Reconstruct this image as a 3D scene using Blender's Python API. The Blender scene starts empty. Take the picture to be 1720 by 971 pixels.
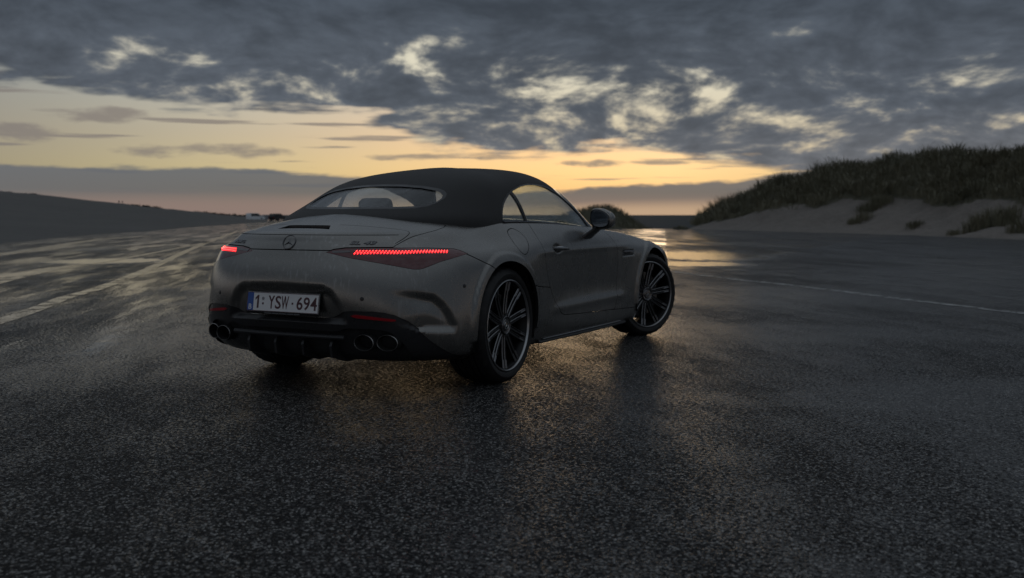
import bpy, bmesh, math, random
import numpy as np
from mathutils import Vector, Matrix
from mathutils.bvhtree import BVHTree
random.seed(7); RNG=np.random.default_rng(7)
SC=bpy.context.scene; COL=SC.collection
# ------------------------------------------------------------------ camera
CAM_POS=Vector((3.684,-5.291,1.034)); YAW=.476; FOC=1636.655; HOR=361.0
cam=bpy.data.cameras.new('camera'); CAMO=bpy.data.objects.new('camera',cam); COL.objects.link(CAMO); SC.camera=CAMO
cam.sensor_width=36; cam.lens=FOC*36/1720; cam.clip_start=.05; cam.clip_end=60000
CAMO.location=CAM_POS; CAMO.rotation_euler=(math.pi/2-math.atan((485.5-HOR)/FOC),0,YAW)
cam.dof.use_dof=True; cam.dof.focus_distance=5.6; cam.dof.aperture_fstop=2.8
# ------------------------------------------------------------------ node short hand
class NT:
    """short hand for shader nodes"""
    def __init__(s,tree): s.t=tree; s.n=tree.nodes; s.l=tree.links
    def node(s,typ,props=None,ins=None):
        n=s.n.new('ShaderNode'+typ)
        for k,v in (props or {}).items(): setattr(n,k,v)
        for k,v in (ins or {}).items():
            if isinstance(v,bpy.types.NodeSocket): s.l.new(v,n.inputs[k])
            else: n.inputs[k].default_value=v
        return n
    def math(s,op,a,b=None,c=None,clamp=False):
        n=s.n.new('ShaderNodeMath'); n.operation=op; n.use_clamp=clamp
        for i,v in enumerate((a,b,c)):
            if v is None: continue
            if isinstance(v,bpy.types.NodeSocket): s.l.new(v,n.inputs[i])
            else: n.inputs[i].default_value=v
        return n.outputs[0]
    def smooth(s,v,a,b,lo=0.0,hi=1.0):
        n=s.n.new('ShaderNodeMapRange'); n.interpolation_type='SMOOTHSTEP'
        s.l.new(v,n.inputs[0])
        for i,x in ((1,a),(2,b),(3,lo),(4,hi)):
            if isinstance(x,bpy.types.NodeSocket): s.l.new(x,n.inputs[i])
            else: n.inputs[i].default_value=x
        return n.outputs[0]
    def noise(s,vec,scale,detail=2,rough=.5,dist=0.0,lac=2.0):
        n=s.n.new('ShaderNodeTexNoise'); s.l.new(vec,n.inputs['Vector'])
        for k,v in (('Scale',scale),('Detail',detail),('Roughness',rough),('Distortion',dist),('Lacunarity',lac)): n.inputs[k].default_value=v
        return n.outputs['Fac']
    def mix(s,f,a,b,blend='MIX'):
        n=s.n.new('ShaderNodeMix'); n.data_type='RGBA'; n.blend_type=blend
        for i,v in ((0,f),(6,a),(7,b)):
            if isinstance(v,bpy.types.NodeSocket): s.l.new(v,n.inputs[i])
            else: n.inputs[i].default_value=v if i==0 else (*v[:3],1)
        return n.outputs[2]
    def mapping(s,vec,loc=(0,0,0),rot=(0,0,0),scale=(1,1,1)):
        n=s.n.new('ShaderNodeMapping'); s.l.new(vec,n.inputs[0])
        n.inputs['Location'].default_value=loc; n.inputs['Rotation'].default_value=rot; n.inputs['Scale'].default_value=scale
        return n.outputs[0]
    def bump(s,h,strength,dist,normal=None):
        n=s.n.new('ShaderNodeBump'); s.l.new(h,n.inputs['Height'])
        if isinstance(strength,bpy.types.NodeSocket): s.l.new(strength,n.inputs['Strength'])
        else: n.inputs['Strength'].default_value=strength
        n.inputs['Distance'].default_value=dist
        if normal is not None: s.l.new(normal,n.inputs['Normal'])
        return n.outputs[0]
# ------------------------------------------------------------------ sky, sun, exposure
def build_world():
    w=bpy.data.worlds.new('World'); SC.world=w; w.use_nodes=True; t=NT(w.node_tree); n=w.node_tree.nodes
    D=t.node('TexCoord').outputs['Generated']
    D=t.node('VectorMath',{'operation':'NORMALIZE'},{0:D}).outputs[0]
    R=t.mapping(D,rot=(0,0,-YAW))
    sp=t.node('SeparateXYZ',None,{0:R}); x,y,z=sp.outputs
    az=t.math('MULTIPLY',t.math('ARCTAN2',x,y),57.29578)                 # degrees right of the view axis
    el=t.math('MULTIPLY',t.math('ARCSINE',z),57.29578)
    aaz=t.math('ABSOLUTE',t.math('SUBTRACT',az,3.0))
    glow=t.smooth(aaz,0,75,1,0)                                          # sunset side of the sky
    elp=t.math('MAXIMUM',el,0.0)
    # cloud sheet coordinates: directions meet a level layer of cloud
    k=t.math('DIVIDE',1.0,t.math('ADD',t.math('MAXIMUM',z,0.0),.32))
    pc=t.node('CombineXYZ',None,{0:t.math('MULTIPLY',x,k),1:t.math('MULTIPLY',y,k),2:0.0}).outputs[0]
    warp=t.node('TexNoise',None,{'Vector':pc,'Scale':2.2,'Detail':1.0}).outputs['Color']
    pw=t.node('VectorMath',{'operation':'MULTIPLY_ADD'},{0:warp,1:(.22,.22,0),2:pc}).outputs[0]
    n1=t.noise(pw,4.0,3,.55); n2=t.noise(t.mapping(pw,loc=(7,3,1),scale=(1.0,1.0,1)),11.5,7,.575); n3=t.noise(t.mapping(pw,loc=(2,9,4)),1.0,1)
    # streaks nearer the horizon use stretched angles
    ang=t.node('CombineXYZ',None,{0:t.math('MULTIPLY',az,.11),1:t.math('MULTIPLY',el,.75),2:0.0}).outputs[0]
    s1=t.noise(ang,1.0,3,.55,.3); s2=t.noise(t.mapping(ang,loc=(5,2,0),scale=(2.2,1.5,1)),1.0,4,.6,.2); s3=t.noise(t.mapping(ang,loc=(1.3,4,0),scale=(.8,3.0,1)),1.0,3,.55)
    def curve(src,pts,lo,hi,vlo,vhi):
        c=n.new('ShaderNodeFloatCurve'); m=c.mapping.curves[0]
        f=lambda a:(a-lo)/(hi-lo); g=lambda v:(v-vlo)/(vhi-vlo)
        P=m.points
        P[0].location=(f(pts[0][0]),g(pts[0][1])); P[1].location=(f(pts[-1][0]),g(pts[-1][1]))
        for a,v in pts[1:-1]: P.new(f(a),g(v))
        c.mapping.update(); t.l.new(t.smooth_lin(src,lo,hi),c.inputs['Value'])
        return t.math('ADD',t.math('MULTIPLY',c.outputs[0],vhi-vlo),vlo)
    edge=curve(az,[(-180,5.0),(-60,7.4),(-28,7.1),(-22,6.3),(-14.7,5.8),(-9,5.6),(-5.6,4.3),(-2,3.5),(3,3.7),(8,3.4),(11.7,3.3),(15,2.4),(21,1.8),(40,1.5),(180,3.0)],-180,180,0,10)
    # main deck
    h=t.math('SUBTRACT',el,edge)
    rag=t.math('ADD',t.math('MULTIPLY',t.math('SUBTRACT',s1,.5),3.4),t.math('MULTIPLY',t.math('SUBTRACT',s2,.5),2.2))
    deck=t.smooth(t.math('ADD',h,rag),-.30,.55)
    # thickness of the deck: holes let the light through
    hole=t.smooth(t.math('ABSOLUTE',t.math('SUBTRACT',az,4.0)),2.0,17.0,1,0)
    holee=t.math('MULTIPLY',hole,t.smooth(t.math('ABSOLUTE',t.math('SUBTRACT',el,6.6)),1.2,4.6,1,0))
    right=t.math('MULTIPLY',t.smooth(t.math('ABSOLUTE',t.math('SUBTRACT',az,19.0)),4.0,16.0,1,0),t.smooth(t.math('ABSOLUTE',t.math('SUBTRACT',el,5.0)),1.0,4.0,1,0))
    left=t.math('MULTIPLY',t.smooth(t.math('ABSOLUTE',t.math('SUBTRACT',az,-16.0)),2.0,12.0,1,0),t.smooth(t.math('ABSOLUTE',t.math('SUBTRACT',el,7.6)),.5,2.2,1,0))
    th=t.math('ADD',t.math('MULTIPLY',n1,.95),t.math('MULTIPLY',n2,1.05))
    th=t.math('ADD',th,t.math('MULTIPLY',t.smooth(el,6.5,16.0),.42))
    th=t.math('SUBTRACT',th,t.math('MULTIPLY',holee,.17))
    th=t.math('SUBTRACT',th,t.math('MULTIPLY',right,.06))
    th=t.math('SUBTRACT',th,t.math('MULTIPLY',left,.12))
    thin=t.smooth(th,.60,1.0,1,0)                                       # 1 where the deck is thin
    thin=t.math('POWER',thin,2.3)
    # low bank along the horizon
    bank_top=curve(az,[(-180,2.6),(-60,2.8),(-28,2.5),(-18,2.55),(-12,2.35),(-8,2.15),(-5,1.7),(-2,1.2),(2,1.25),(5,1.55),(9,1.75),(13,1.9),(17,2.3),(60,2.5),(180,2.6)],-180,180,0,4)
    bank=t.smooth(t.math('ADD',t.math('SUBTRACT',el,bank_top),t.math('MULTIPLY',t.math('SUBTRACT',s2,.5),1.0)),-.10,.14,1,0)
    bank_soft=t.smooth(el,t.math('MULTIPLY',bank_top,.10),t.math('MULTIPLY',bank_top,.60))      # thins out towards the horizon
    # long thin streaks in the clear band
    streak=t.math('MULTIPLY',t.smooth(s3,.575,.65),t.smooth(el,.9,1.6))
    lens=lambda a0,e0,wa,we:t.smooth(t.math('ADD',t.math('ADD',t.math('POWER',t.math('DIVIDE',t.math('SUBTRACT',az,a0),wa),2.0),t.math('POWER',t.math('DIVIDE',t.math('SUBTRACT',el,e0),we),2.0)),t.math('ADD',t.math('MULTIPLY',t.math('SUBTRACT',s2,.5),5.0),t.math('MULTIPLY',t.math('SUBTRACT',n2,.5),3.0))),-.35,1.35,1,0)
    streak=t.math('MAXIMUM',streak,lens(-17.3,3.55,4.4,.40)); streak=t.math('MAXIMUM',streak,lens(-5.2,3.35,2.6,.22)); streak=t.math('MAXIMUM',streak,lens(-22.5,5.3,2.6,.42)); streak=t.math('MAXIMUM',streak,lens(4.5,2.95,2.4,.20)); streak=t.math('MAXIMUM',streak,lens(-27.0,4.3,2.2,.5)); streak=t.math('MAXIMUM',streak,lens(8.5,3.0,1.8,.14))
    # colours (scene linear)
    def ramp(src,stops,lo,hi):
        r=n.new('ShaderNodeValToRGB'); e=r.color_ramp.elements; f=lambda a:(a-lo)/(hi-lo)
        e[0].position=f(stops[0][0]); e[0].color=(*stops[0][1],1); e[1].position=f(stops[-1][0]); e[1].color=(*stops[-1][1],1)
        for p,c in stops[1:-1]: q=e.new(f(p)); q.color=(*c,1)
        t.l.new(t.smooth_lin(src,lo,hi),r.inputs[0]); return r.outputs[0]
    clear_w=ramp(elp,[(0,(.78,.47,.23)),(1.2,(.88,.62,.27)),(2.6,(.95,.73,.36)),(4.5,(.86,.69,.45)),(7,(.78,.71,.57)),(12,(.66,.66,.60)),(30,(.36,.42,.48)),(90,(.16,.21,.28))],0,90)
    clear_c=ramp(elp,[(0,(.30,.26,.25)),(3,(.36,.34,.33)),(12,(.30,.33,.37)),(90,(.15,.20,.27))],0,90)
    side=t.smooth(aaz,6,80,1,0)
    fall=t.math('MAXIMUM',t.math('SUBTRACT',1.0,t.math('MULTIPLY',t.math('ABSOLUTE',t.math('SUBTRACT',az,9.0)),.0175)),.30)
    clear_w=t.mix(1.0,clear_w,t.node('CombineColor',None,{0:fall,1:fall,2:fall}).outputs[0],'MULTIPLY')
    clear_w=t.mix(1.0,clear_w,t.mix(t.smooth(az,4,-22),(.97,.93,.95),(1.0,1.16,1.32)),'MULTIPLY')
    clear=t.mix(side,clear_c,clear_w)
    sky=n.new('ShaderNodeTexSky'); sky.sky_type='NISHITA'; sky.sun_disc=False; sky.sun_elevation=SUN_EL; sky.sun_rotation=-(YAW-math.radians(3.0)); sky.dust_density=2.5
    clear=t.mix(.03,clear,t.mix(1.0,sky.outputs[0],(.35,.35,.35),'MULTIPLY'))
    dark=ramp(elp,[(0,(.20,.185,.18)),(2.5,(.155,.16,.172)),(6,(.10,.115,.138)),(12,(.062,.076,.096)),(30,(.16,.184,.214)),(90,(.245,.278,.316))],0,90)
    mott=t.smooth(t.math('ADD',t.math('MULTIPLY',n2,.55),t.math('ADD',t.math('MULTIPLY',n3,.2),t.math('MULTIPLY',n1,.25))),.30,.66,1.38,.72)
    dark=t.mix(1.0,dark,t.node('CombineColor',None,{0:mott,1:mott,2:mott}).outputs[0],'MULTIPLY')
    lit=t.mix(side,(.16,.17,.19),t.mix(t.smooth(el,2,9),(.70,.56,.35),(.74,.69,.54)))
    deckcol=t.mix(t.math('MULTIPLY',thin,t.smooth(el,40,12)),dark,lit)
    col=clear
    bankcol=t.mix(side,(.16,.16,.17),ramp(elp,[(0,(.28,.195,.16)),(.6,(.205,.165,.148)),(1.3,(.135,.135,.138)),(2.6,(.13,.142,.158)),(4,(.14,.15,.165))],0,4))
    strc=t.mix(side,(.15,.16,.175),(.24,.205,.18))
    col=t.mix(t.math('MULTIPLY',streak,.80),col,strc)
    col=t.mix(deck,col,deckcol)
    pink=t.mix(t.smooth(az,-14,-4),(.25,.185,.165),(.50,.35,.23)); 
    bankc=t.mix(bank_soft,pink,bankcol)
    col=t.mix(t.math('MULTIPLY',bank,.93),col,bankc)
    col=t.mix(t.smooth(el,-6,-.2,1,0),col,(.05,.052,.055))               # below the horizon
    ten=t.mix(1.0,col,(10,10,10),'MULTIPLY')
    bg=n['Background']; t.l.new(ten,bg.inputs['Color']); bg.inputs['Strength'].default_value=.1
    w.cycles.sampling_method='MANUAL'; w.cycles.sample_map_resolution=2048
SUN_EL=math.radians(2.0)
def smooth_lin(s,v,a,b):
    n=s.n.new('ShaderNodeMapRange'); s.l.new(v,n.inputs[0]); n.inputs[1].default_value=a; n.inputs[2].default_value=b; n.clamp=True; return n.outputs[0]
NT.smooth_lin=smooth_lin
build_world()
sun=bpy.data.lights.new('sun','SUN'); sun.energy=.06; sun.angle=math.radians(12); sun.color=(1,.72,.45)
SUN=bpy.data.objects.new('sun',sun); COL.objects.link(SUN)
sd=Vector((math.sin(-(YAW-math.radians(3.0))),math.cos(-(YAW-math.radians(3.0))),math.tan(SUN_EL))).normalized()   # towards the glow
SUN.rotation_euler=sd.to_track_quat('Z','Y').to_euler()
SC.view_settings.view_transform='Standard'; SC.view_settings.look='None'; SC.view_settings.exposure=0; SC.view_settings.gamma=1
SC.cycles.transparent_max_bounces=24; SC.cycles.max_bounces=6; SC.cycles.diffuse_bounces=2; SC.cycles.glossy_bounces=3; SC.cycles.transmission_bounces=4
# ------------------------------------------------------------------ helpers
def link(name, mesh, mats=(), parent=None, smooth=True, angle=None):
    for m in mats: mesh.materials.append(m)
    if smooth:
        mesh.shade_smooth()
        if angle: mesh.set_sharp_from_angle(angle=math.radians(angle))
    o=bpy.data.objects.new(name,mesh); COL.objects.link(o)
    if parent is not None: o.parent=parent
    return o
def tag(o,label=None,cat=None,group=None,kind=None):
    for k,v in (('label',label),('category',cat),('group',group),('kind',kind)):
        if v: o[k]=v
    return o
def empty(name,loc=(0,0,0),rz=0):
    o=bpy.data.objects.new(name,None); COL.objects.link(o); o.location=loc; o.rotation_euler=(0,0,rz); o.empty_display_size=.2
    return o
def pydata(v,f,name='m'):
    m=bpy.data.meshes.new(name); m.from_pydata([tuple(map(float,p)) for p in v],[],f); m.update(); return m
def copy_tree(o,parent=None):
    c=o.copy(); COL.objects.link(c); c.parent=parent
    for ch in list(o.children): copy_tree(ch,c)
    return c
class MB:
    """collects simple solids into one mesh"""
    def __init__(s): s.v=[]; s.f=[]
    def add(s,v,f):
        o=len(s.v); s.v+= [tuple(map(float,p)) for p in v]; s.f+=[tuple(i+o for i in q) for q in f]; return s
    def box(s,c,d,R=None,taper=1.0):
        hx,hy,hz=[k/2 for k in d]
        V=[Vector((sx*hx*(taper if sz>0 else 1),sy*hy*(taper if sz>0 else 1),sz*hz)) for sz in (-1,1) for sy in (-1,1) for sx in (-1,1)]
        if R is not None: V=[R@p for p in V]
        V=[p+Vector(c) for p in V]
        return s.add(V,[(0,2,3,1),(4,5,7,6),(0,1,5,4),(1,3,7,5),(3,2,6,7),(2,0,4,6)])
    def tube(s,pts,rad,n=10,cap=True,closed=False):
        pts=[Vector(p) for p in pts]; k=len(pts)
        rads=rad if isinstance(rad,(list,tuple)) else [rad]*k
        v=[];up=Vector((0,0,1))
        for i,p in enumerate(pts):
            a=pts[(i-1)%k] if closed else pts[max(i-1,0)]; b=pts[(i+1)%k] if closed else pts[min(i+1,k-1)]
            t=(b-a).normalized(); x=t.cross(up)
            if x.length<1e-4: x=t.cross(Vector((1,0,0)))
            x.normalize(); y=x.cross(t)
            for j in range(n):
                an=2*math.pi*j/n; v.append(p+x*math.cos(an)*rads[i]+y*math.sin(an)*rads[i])
        f=[]
        for i in range(k if closed else k-1):
            for j in range(n):
                a=i*n+j; b=i*n+(j+1)%n; c=((i+1)%k)*n+(j+1)%n; d=((i+1)%k)*n+j
                f.append((a,b,c,d))
        if cap and not closed:
            f.append(tuple(range(n-1,-1,-1))); f.append(tuple((k-1)*n+j for j in range(n)))
        return s.add(v,f)
    def lathe(s,prof,n=64,axis='x',close=False):
        """prof: (axial, radius) pairs, revolved about an axis"""
        v=[];k=len(prof)
        for j in range(n):
            a=2*math.pi*j/n
            for (h,r) in prof:
                v.append((h,r*math.cos(a),r*math.sin(a)) if axis=='x' else ((r*math.cos(a),h,r*math.sin(a)) if axis=='y' else (r*math.cos(a),r*math.sin(a),h)))
        f=[]
        for j in range(n):
            for i in range(k if close else k-1):
                a=j*k+i; b=j*k+(i+1)%k; c=((j+1)%n)*k+(i+1)%k; d=((j+1)%n)*k+i
                f.append((a,d,c,b))
        return s.add(v,f)
    def loft(s,rings,cap=True):
        n=len(rings[0]); v=[p for r in rings for p in r]; f=[]
        for i in range(len(rings)-1):
            for j in range(n): f.append((i*n+j,i*n+(j+1)%n,(i+1)*n+(j+1)%n,(i+1)*n+j))
        if cap: f.append(tuple(range(n-1,-1,-1))); f.append(tuple((len(rings)-1)*n+j for j in range(n)))
        return s.add(v,f)
    def mesh(s): return pydata(s.v,s.f)
    def build(s,name,mat,parent=None,smooth=True,angle=35,recalc=True):
        m=s.mesh()
        if recalc:
            b=bmesh.new(); b.from_mesh(m); bmesh.ops.recalc_face_normals(b,faces=b.faces); b.to_mesh(m); b.free()
        return link(name,m,[mat],parent,smooth,angle)
def bevelled(m,w=.004,seg=2,angle=30):
    b=bmesh.new(); b.from_mesh(m)
    bmesh.ops.recalc_face_normals(b,faces=b.faces)
    ed=[e for e in b.edges if len(e.link_faces)==2 and e.calc_face_angle(0)>math.radians(angle)]
    bmesh.ops.bevel(b,geom=ed,offset=w,segments=seg,affect='EDGES',profile=.5,clamp_overlap=True)
    b.to_mesh(m); b.free(); return m
def mirror_mesh(m):
    m2=m.copy(); b=bmesh.new(); b.from_mesh(m2)
    for v in b.verts: v.co.x*=-1
    bmesh.ops.reverse_faces(b,faces=b.faces); b.to_mesh(m2); b.free(); return m2
# smooth surfaces: cubic B-spline sheets through level curves
# ---------- smooth surface tools (cubic B-spline sheets made of level curves) ----------
def bs_basis(t):
    return np.array([(1-t)**3, 3*t**3-6*t**2+4, -3*t**3+3*t**2+3*t+1, t**3])/6.0
def bs_matrix(n, per, mir0=None, mir1=None):
    # rows: samples, cols: n control points; ends clamped (or mirrored by the caller through ghosts)
    ts=[]
    for i in range(n-1):
        for k in range(per): ts.append(i+k/per)
    ts.append(n-1.0)
    M=np.zeros((len(ts),n+2))
    for r,t in enumerate(ts):
        i=min(int(t),n-2); M[r,i:i+4]+=bs_basis(t-i)
    return M
def sheet(P, pu, pv, symm_u=(True,True), symm_v=(False,True)):
    """P: [v][u][3] points the surface should pass (nearly) through."""
    def ghost(A,axis,flags,flipx):
        A=np.moveaxis(A,axis,0)
        def g(e,nb,m):
            if m:
                r=nb.copy()
                if flipx: r[...,0]*=-1
                return r
            return 2*e-nb
        A=np.concatenate([g(A[0],A[1],flags[0])[None],A,g(A[-1],A[-2],flags[1])[None]])
        return np.moveaxis(A,0,axis)
    def ev(C,pu,pv):
        nv,nu=C.shape[:2]
        G=ghost(C,1,symm_u,True); G=ghost(G,0,symm_v,True)
        return np.einsum('av,buv...->ab...' if False else 'av,vuc,bu->abc',bs_matrix(nv,pv),G,bs_matrix(nu,pu))
    C=P.copy()
    for _ in range(3): C=C+0.8*(P-ev(C,1,1))
    return ev(C,pu,pv)
def quarter(w,y0,yr,n,ts):
    s=[abs(math.sin(t))**(2/n) for t in ts]; c=[abs(math.cos(t))**(2/n) for t in ts]
    return [(w*a, y0+(yr-y0)*b) for a,b in zip(s,c)]
def boolean(a,b,op):
    oa=bpy.data.objects.new('tmp_a',a); ob=bpy.data.objects.new('tmp_b',b)
    COL.objects.link(oa); COL.objects.link(ob)
    md=oa.modifiers.new('b','BOOLEAN'); md.operation=op; md.object=ob; md.solver='MANIFOLD'
    dg=bpy.context.evaluated_depsgraph_get(); dg.update()
    r=bpy.data.meshes.new_from_object(oa.evaluated_get(dg),preserve_all_data_layers=False,depsgraph=dg)
    bpy.data.objects.remove(oa); bpy.data.objects.remove(ob)
    return r
cut=lambda a,b: boolean(a,b,'DIFFERENCE')
inter=lambda a,b: boolean(a,b,'INTERSECT')
def prism(poly,frame,lo,hi):
    """poly of (s,t); frame(s,t,d)->xyz; a closed prism between depths lo and hi"""
    n=len(poly)
    v=[frame(s,t,lo) for s,t in poly]+[frame(s,t,hi) for s,t in poly]
    f=[tuple(range(n)),tuple(range(2*n-1,n-1,-1))]+[(i,i+n,(i+1)%n+n,(i+1)%n) for i in range(n)]
    m=pydata(v,f); b=bmesh.new(); b.from_mesh(m)
    bmesh.ops.triangulate(b,faces=b.faces); bmesh.ops.recalc_face_normals(b,faces=b.faces)
    if b.calc_volume(signed=True)<0: bmesh.ops.reverse_faces(b,faces=b.faces)
    b.to_mesh(m); b.free(); return m
FX=lambda s,t,d:(d,s,t)      # outline in (y,z), extruded along x
FY=lambda s,t,d:(s,d,t)      # outline in (x,z), extruded along y
FZ=lambda s,t,d:(s,t,d)      # outline in (x,y), extruded along z
def area2(p): return sum(p[i][0]*p[(i+1)%len(p)][1]-p[(i+1)%len(p)][0]*p[i][1] for i in range(len(p)))
def inset(p,d):
    """move a closed outline inwards by d"""
    if area2(p)<0: p=p[::-1]
    n=len(p); out=[]
    for i in range(n):
        a,b,c=np.array(p[i-1]),np.array(p[i]),np.array(p[(i+1)%n])
        e1=(b-a)/np.linalg.norm(b-a); e2=(c-b)/np.linalg.norm(c-b)
        n1=np.array([-e1[1],e1[0]]); n2=np.array([-e2[1],e2[0]])
        k=n1+n2; k=k/max(.35,(1+n1@n2)); out.append(tuple(b+k*d))
    return out
def smooth_poly(p,it=2,keep=()):
    """corner cutting (Chaikin)"""
    for _ in range(it):
        q=[]
        for i in range(len(p)):
            a,b=np.array(p[i]),np.array(p[(i+1)%len(p)]); q+= [tuple(.75*a+.25*b),tuple(.25*a+.75*b)]
        p=q
    return p
def ribbon(line,w):
    """an open line widened into a closed outline"""
    L=[];R=[];n=len(line)
    for i in range(n):
        a,b=np.array(line[max(i-1,0)]),np.array(line[min(i+1,n-1)]); t=(b-a)/np.linalg.norm(b-a); k=np.array([-t[1],t[0]])*w/2
        L.append(tuple(np.array(line[i])+k)); R.append(tuple(np.array(line[i])-k))
    return L+R[::-1]
def catmull(pts,per=6,closed=False):
    out=[];n=len(pts); P=[np.array(p,float) for p in pts]
    rng=range(n if closed else n-1)
    for i in rng:
        g=(lambda k:P[k%n]) if closed else (lambda k:P[min(max(k,0),n-1)])
        p0,p1,p2,p3=g(i-1),g(i),g(i+1),g(i+2)
        for k in range(per):
            t=k/per; out.append(tuple(.5*((2*p1)+(p2-p0)*t+(2*p0-5*p1+4*p2-p3)*t*t+(3*p1-p0-3*p2+p3)*t**3)))
    if not closed: out.append(tuple(P[-1]))
    return out
def sstep(a,b,x):
    t=np.clip((x-a)/(b-a),0,1); return t*t*(3-2*t)
def dist_line(S,T,line):
    """distance from arrays (S,T) to a 2D polyline"""
    D=np.full(S.shape,9.0)
    for (a,b) in zip(line[:-1],line[1:]):
        ax,ay=a; dx,dy=b[0]-ax,b[1]-ay; L=dx*dx+dy*dy+1e-12
        t=np.clip(((S-ax)*dx+(T-ay)*dy)/L,0,1); D=np.minimum(D,np.hypot(S-ax-t*dx,T-ay-t*dy))
    return D
def inside(S,T,poly):
    r=np.zeros(S.shape,bool); n=len(poly)
    for i in range(n):
        (x1,y1),(x2,y2)=poly[i],poly[(i+1)%n]
        c=((y1>T)!=(y2>T))&(S<(x2-x1)*(T-y1)/((y2-y1) if abs(y2-y1)>1e-12 else 1e-12)+x1); r^=c
    return r
def normals(S):
    du=np.gradient(S,axis=1); dv=np.gradient(S,axis=0); n=np.cross(du,dv)
    l=np.linalg.norm(n,axis=2,keepdims=True); n=n/np.maximum(l,1e-9)
    n[:,0,0]=0; n[:,-1,0]=0; n[-1,:,0]=0
    l=np.linalg.norm(n,axis=2,keepdims=True); n=n/np.maximum(l,1e-9)
    return n
def dome(S,d0,d1,N):
    """closed shell between the sheet moved outwards by d0 and by d1 (half sheet, mirrored in x)"""
    nv,nu=S.shape[:2]; V=[];F=[]
    def half(d,flip):
        A=S+N*d; A=A.copy(); A[:,0,0]=0; A[:,-1,0]=0; A[-1,:,0]=0
        for sg in (1,-1):
            o=len(V); V.extend((A*[sg,1,1]).reshape(-1,3).tolist())
            for i in range(nv-1):
                for j in range(nu-1):
                    q=(o+i*nu+j,o+i*nu+j+1,o+(i+1)*nu+j+1,o+(i+1)*nu+j)
                    F.append(q if (sg>0)!=flip else q[::-1])
        return o
    half(d0,False); a=0; b=nv*nu; half(d1,True); c=2*nv*nu; d=3*nv*nu
    for j in range(nu-1):
        F.append((a+j+1,a+j,c+j,c+j+1)); F.append((b+j,b+j+1,d+j+1,d+j))
    m=pydata(V,F); bm=bmesh.new(); bm.from_mesh(m)
    bmesh.ops.remove_doubles(bm,verts=bm.verts,dist=2e-5)
    bmesh.ops.dissolve_degenerate(bm,dist=1e-6,edges=bm.edges)
    bmesh.ops.triangulate(bm,faces=[f for f in bm.faces if len(f.verts)>4])
    bmesh.ops.recalc_face_normals(bm,faces=bm.faces)
    if bm.calc_volume(signed=True)<0: bmesh.ops.reverse_faces(bm,faces=bm.faces)
    bad=[e for e in bm.edges if len(e.link_faces)!=2]
    if bad: print('non manifold edges',len(bad))
    bm.to_mesh(m); bm.free(); return m
class Skin:
    """the true outer surface: gives cut panels their smooth normals and tells skin from cut edges"""
    def __init__(s,S,N,d=0):
        A=S+N*d; nv,nu=S.shape[:2]; V=[];F=[]; NN=[]
        for sg in (1,-1):
            o=len(V); V+= (A*[sg,1,1]).reshape(-1,3).tolist(); NN+= (N*[sg,1,1]).reshape(-1,3).tolist()
            for i in range(nv-1):
                for j in range(nu-1):
                    a,b,c,e=o+i*nu+j,o+i*nu+j+1,o+(i+1)*nu+j+1,o+(i+1)*nu+j
                    F+=[(a,b,c),(a,c,e)]
        s.V=np.array(V); s.N=np.array(NN); s.F=F; s.t=BVHTree.FromPolygons([tuple(p) for p in V],F,epsilon=0)
    def query(s,co):
        loc,nn,idx,dist=s.t.find_nearest(co)
        if idx is None: return 9,None
        a,b,c=s.F[idx]; p=np.array(loc); A,B,Cc=s.V[a],s.V[b],s.V[c]
        v0=B-A;v1=Cc-A;v2=p-A; d00=v0@v0;d01=v0@v1;d11=v1@v1;d20=v2@v0;d21=v2@v1; den=d00*d11-d01*d01
        if abs(den)<1e-16: return dist,s.N[a]
        v=(d11*d20-d01*d21)/den; w=(d00*d21-d01*d20)/den
        n=s.N[a]*(1-v-w)+s.N[b]*v+s.N[c]*w
        return dist,n/(np.linalg.norm(n)+1e-12)
def panel(name,m,skin,outer,edge,parent):
    """finish a cut panel: outer skin gets smooth normals, cut edges the edge material"""
    m.materials.clear(); m.materials.append(outer); m.materials.append(edge)
    nv=len(m.vertices); on=[False]*nv; nr=[None]*nv
    for i,v in enumerate(m.vertices):
        d,n=skin.query(v.co)
        if d<6e-4: on[i]=True; nr[i]=n
    ln=[None]*len(m.loops)
    m.shade_smooth(); m.set_sharp_from_angle(angle=math.radians(30))
    for p in m.polygons:
        fn=np.array(p.normal); sk=all(on[i] for i in p.vertices) and fn@nr[p.vertices[0]]>-.3
        p.material_index=0 if sk else 1
        for li in p.loop_indices:
            vi=m.loops[li].vertex_index
            ln[li]=tuple(nr[vi]) if sk else tuple(fn)
    m.normals_split_custom_set(ln)
    o=bpy.data.objects.new(name,m); COL.objects.link(o)
    if parent is not None: o.parent=parent
    return o
# ------------------------------------------------------------------ materials
def mat(name,col=(.5,.5,.5),rough=.5,metal=0.0,**kw):
    m=bpy.data.materials.new(name); m.use_nodes=True; b=m.node_tree.nodes['Principled BSDF']
    b.inputs['Base Color'].default_value=(*col,1); b.inputs['Roughness'].default_value=rough; b.inputs['Metallic'].default_value=metal
    for k,v in kw.items():
        k=k.replace('_',' '); b.inputs[k].default_value=(*v,1) if isinstance(v,tuple) else v
    return m
def pmat(name,**kw):
    m=mat(name,**kw); t=NT(m.node_tree); b=m.node_tree.nodes['Principled BSDF']
    geo=t.node('NewGeometry').outputs['Position']
    return m,t,b,geo
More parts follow.
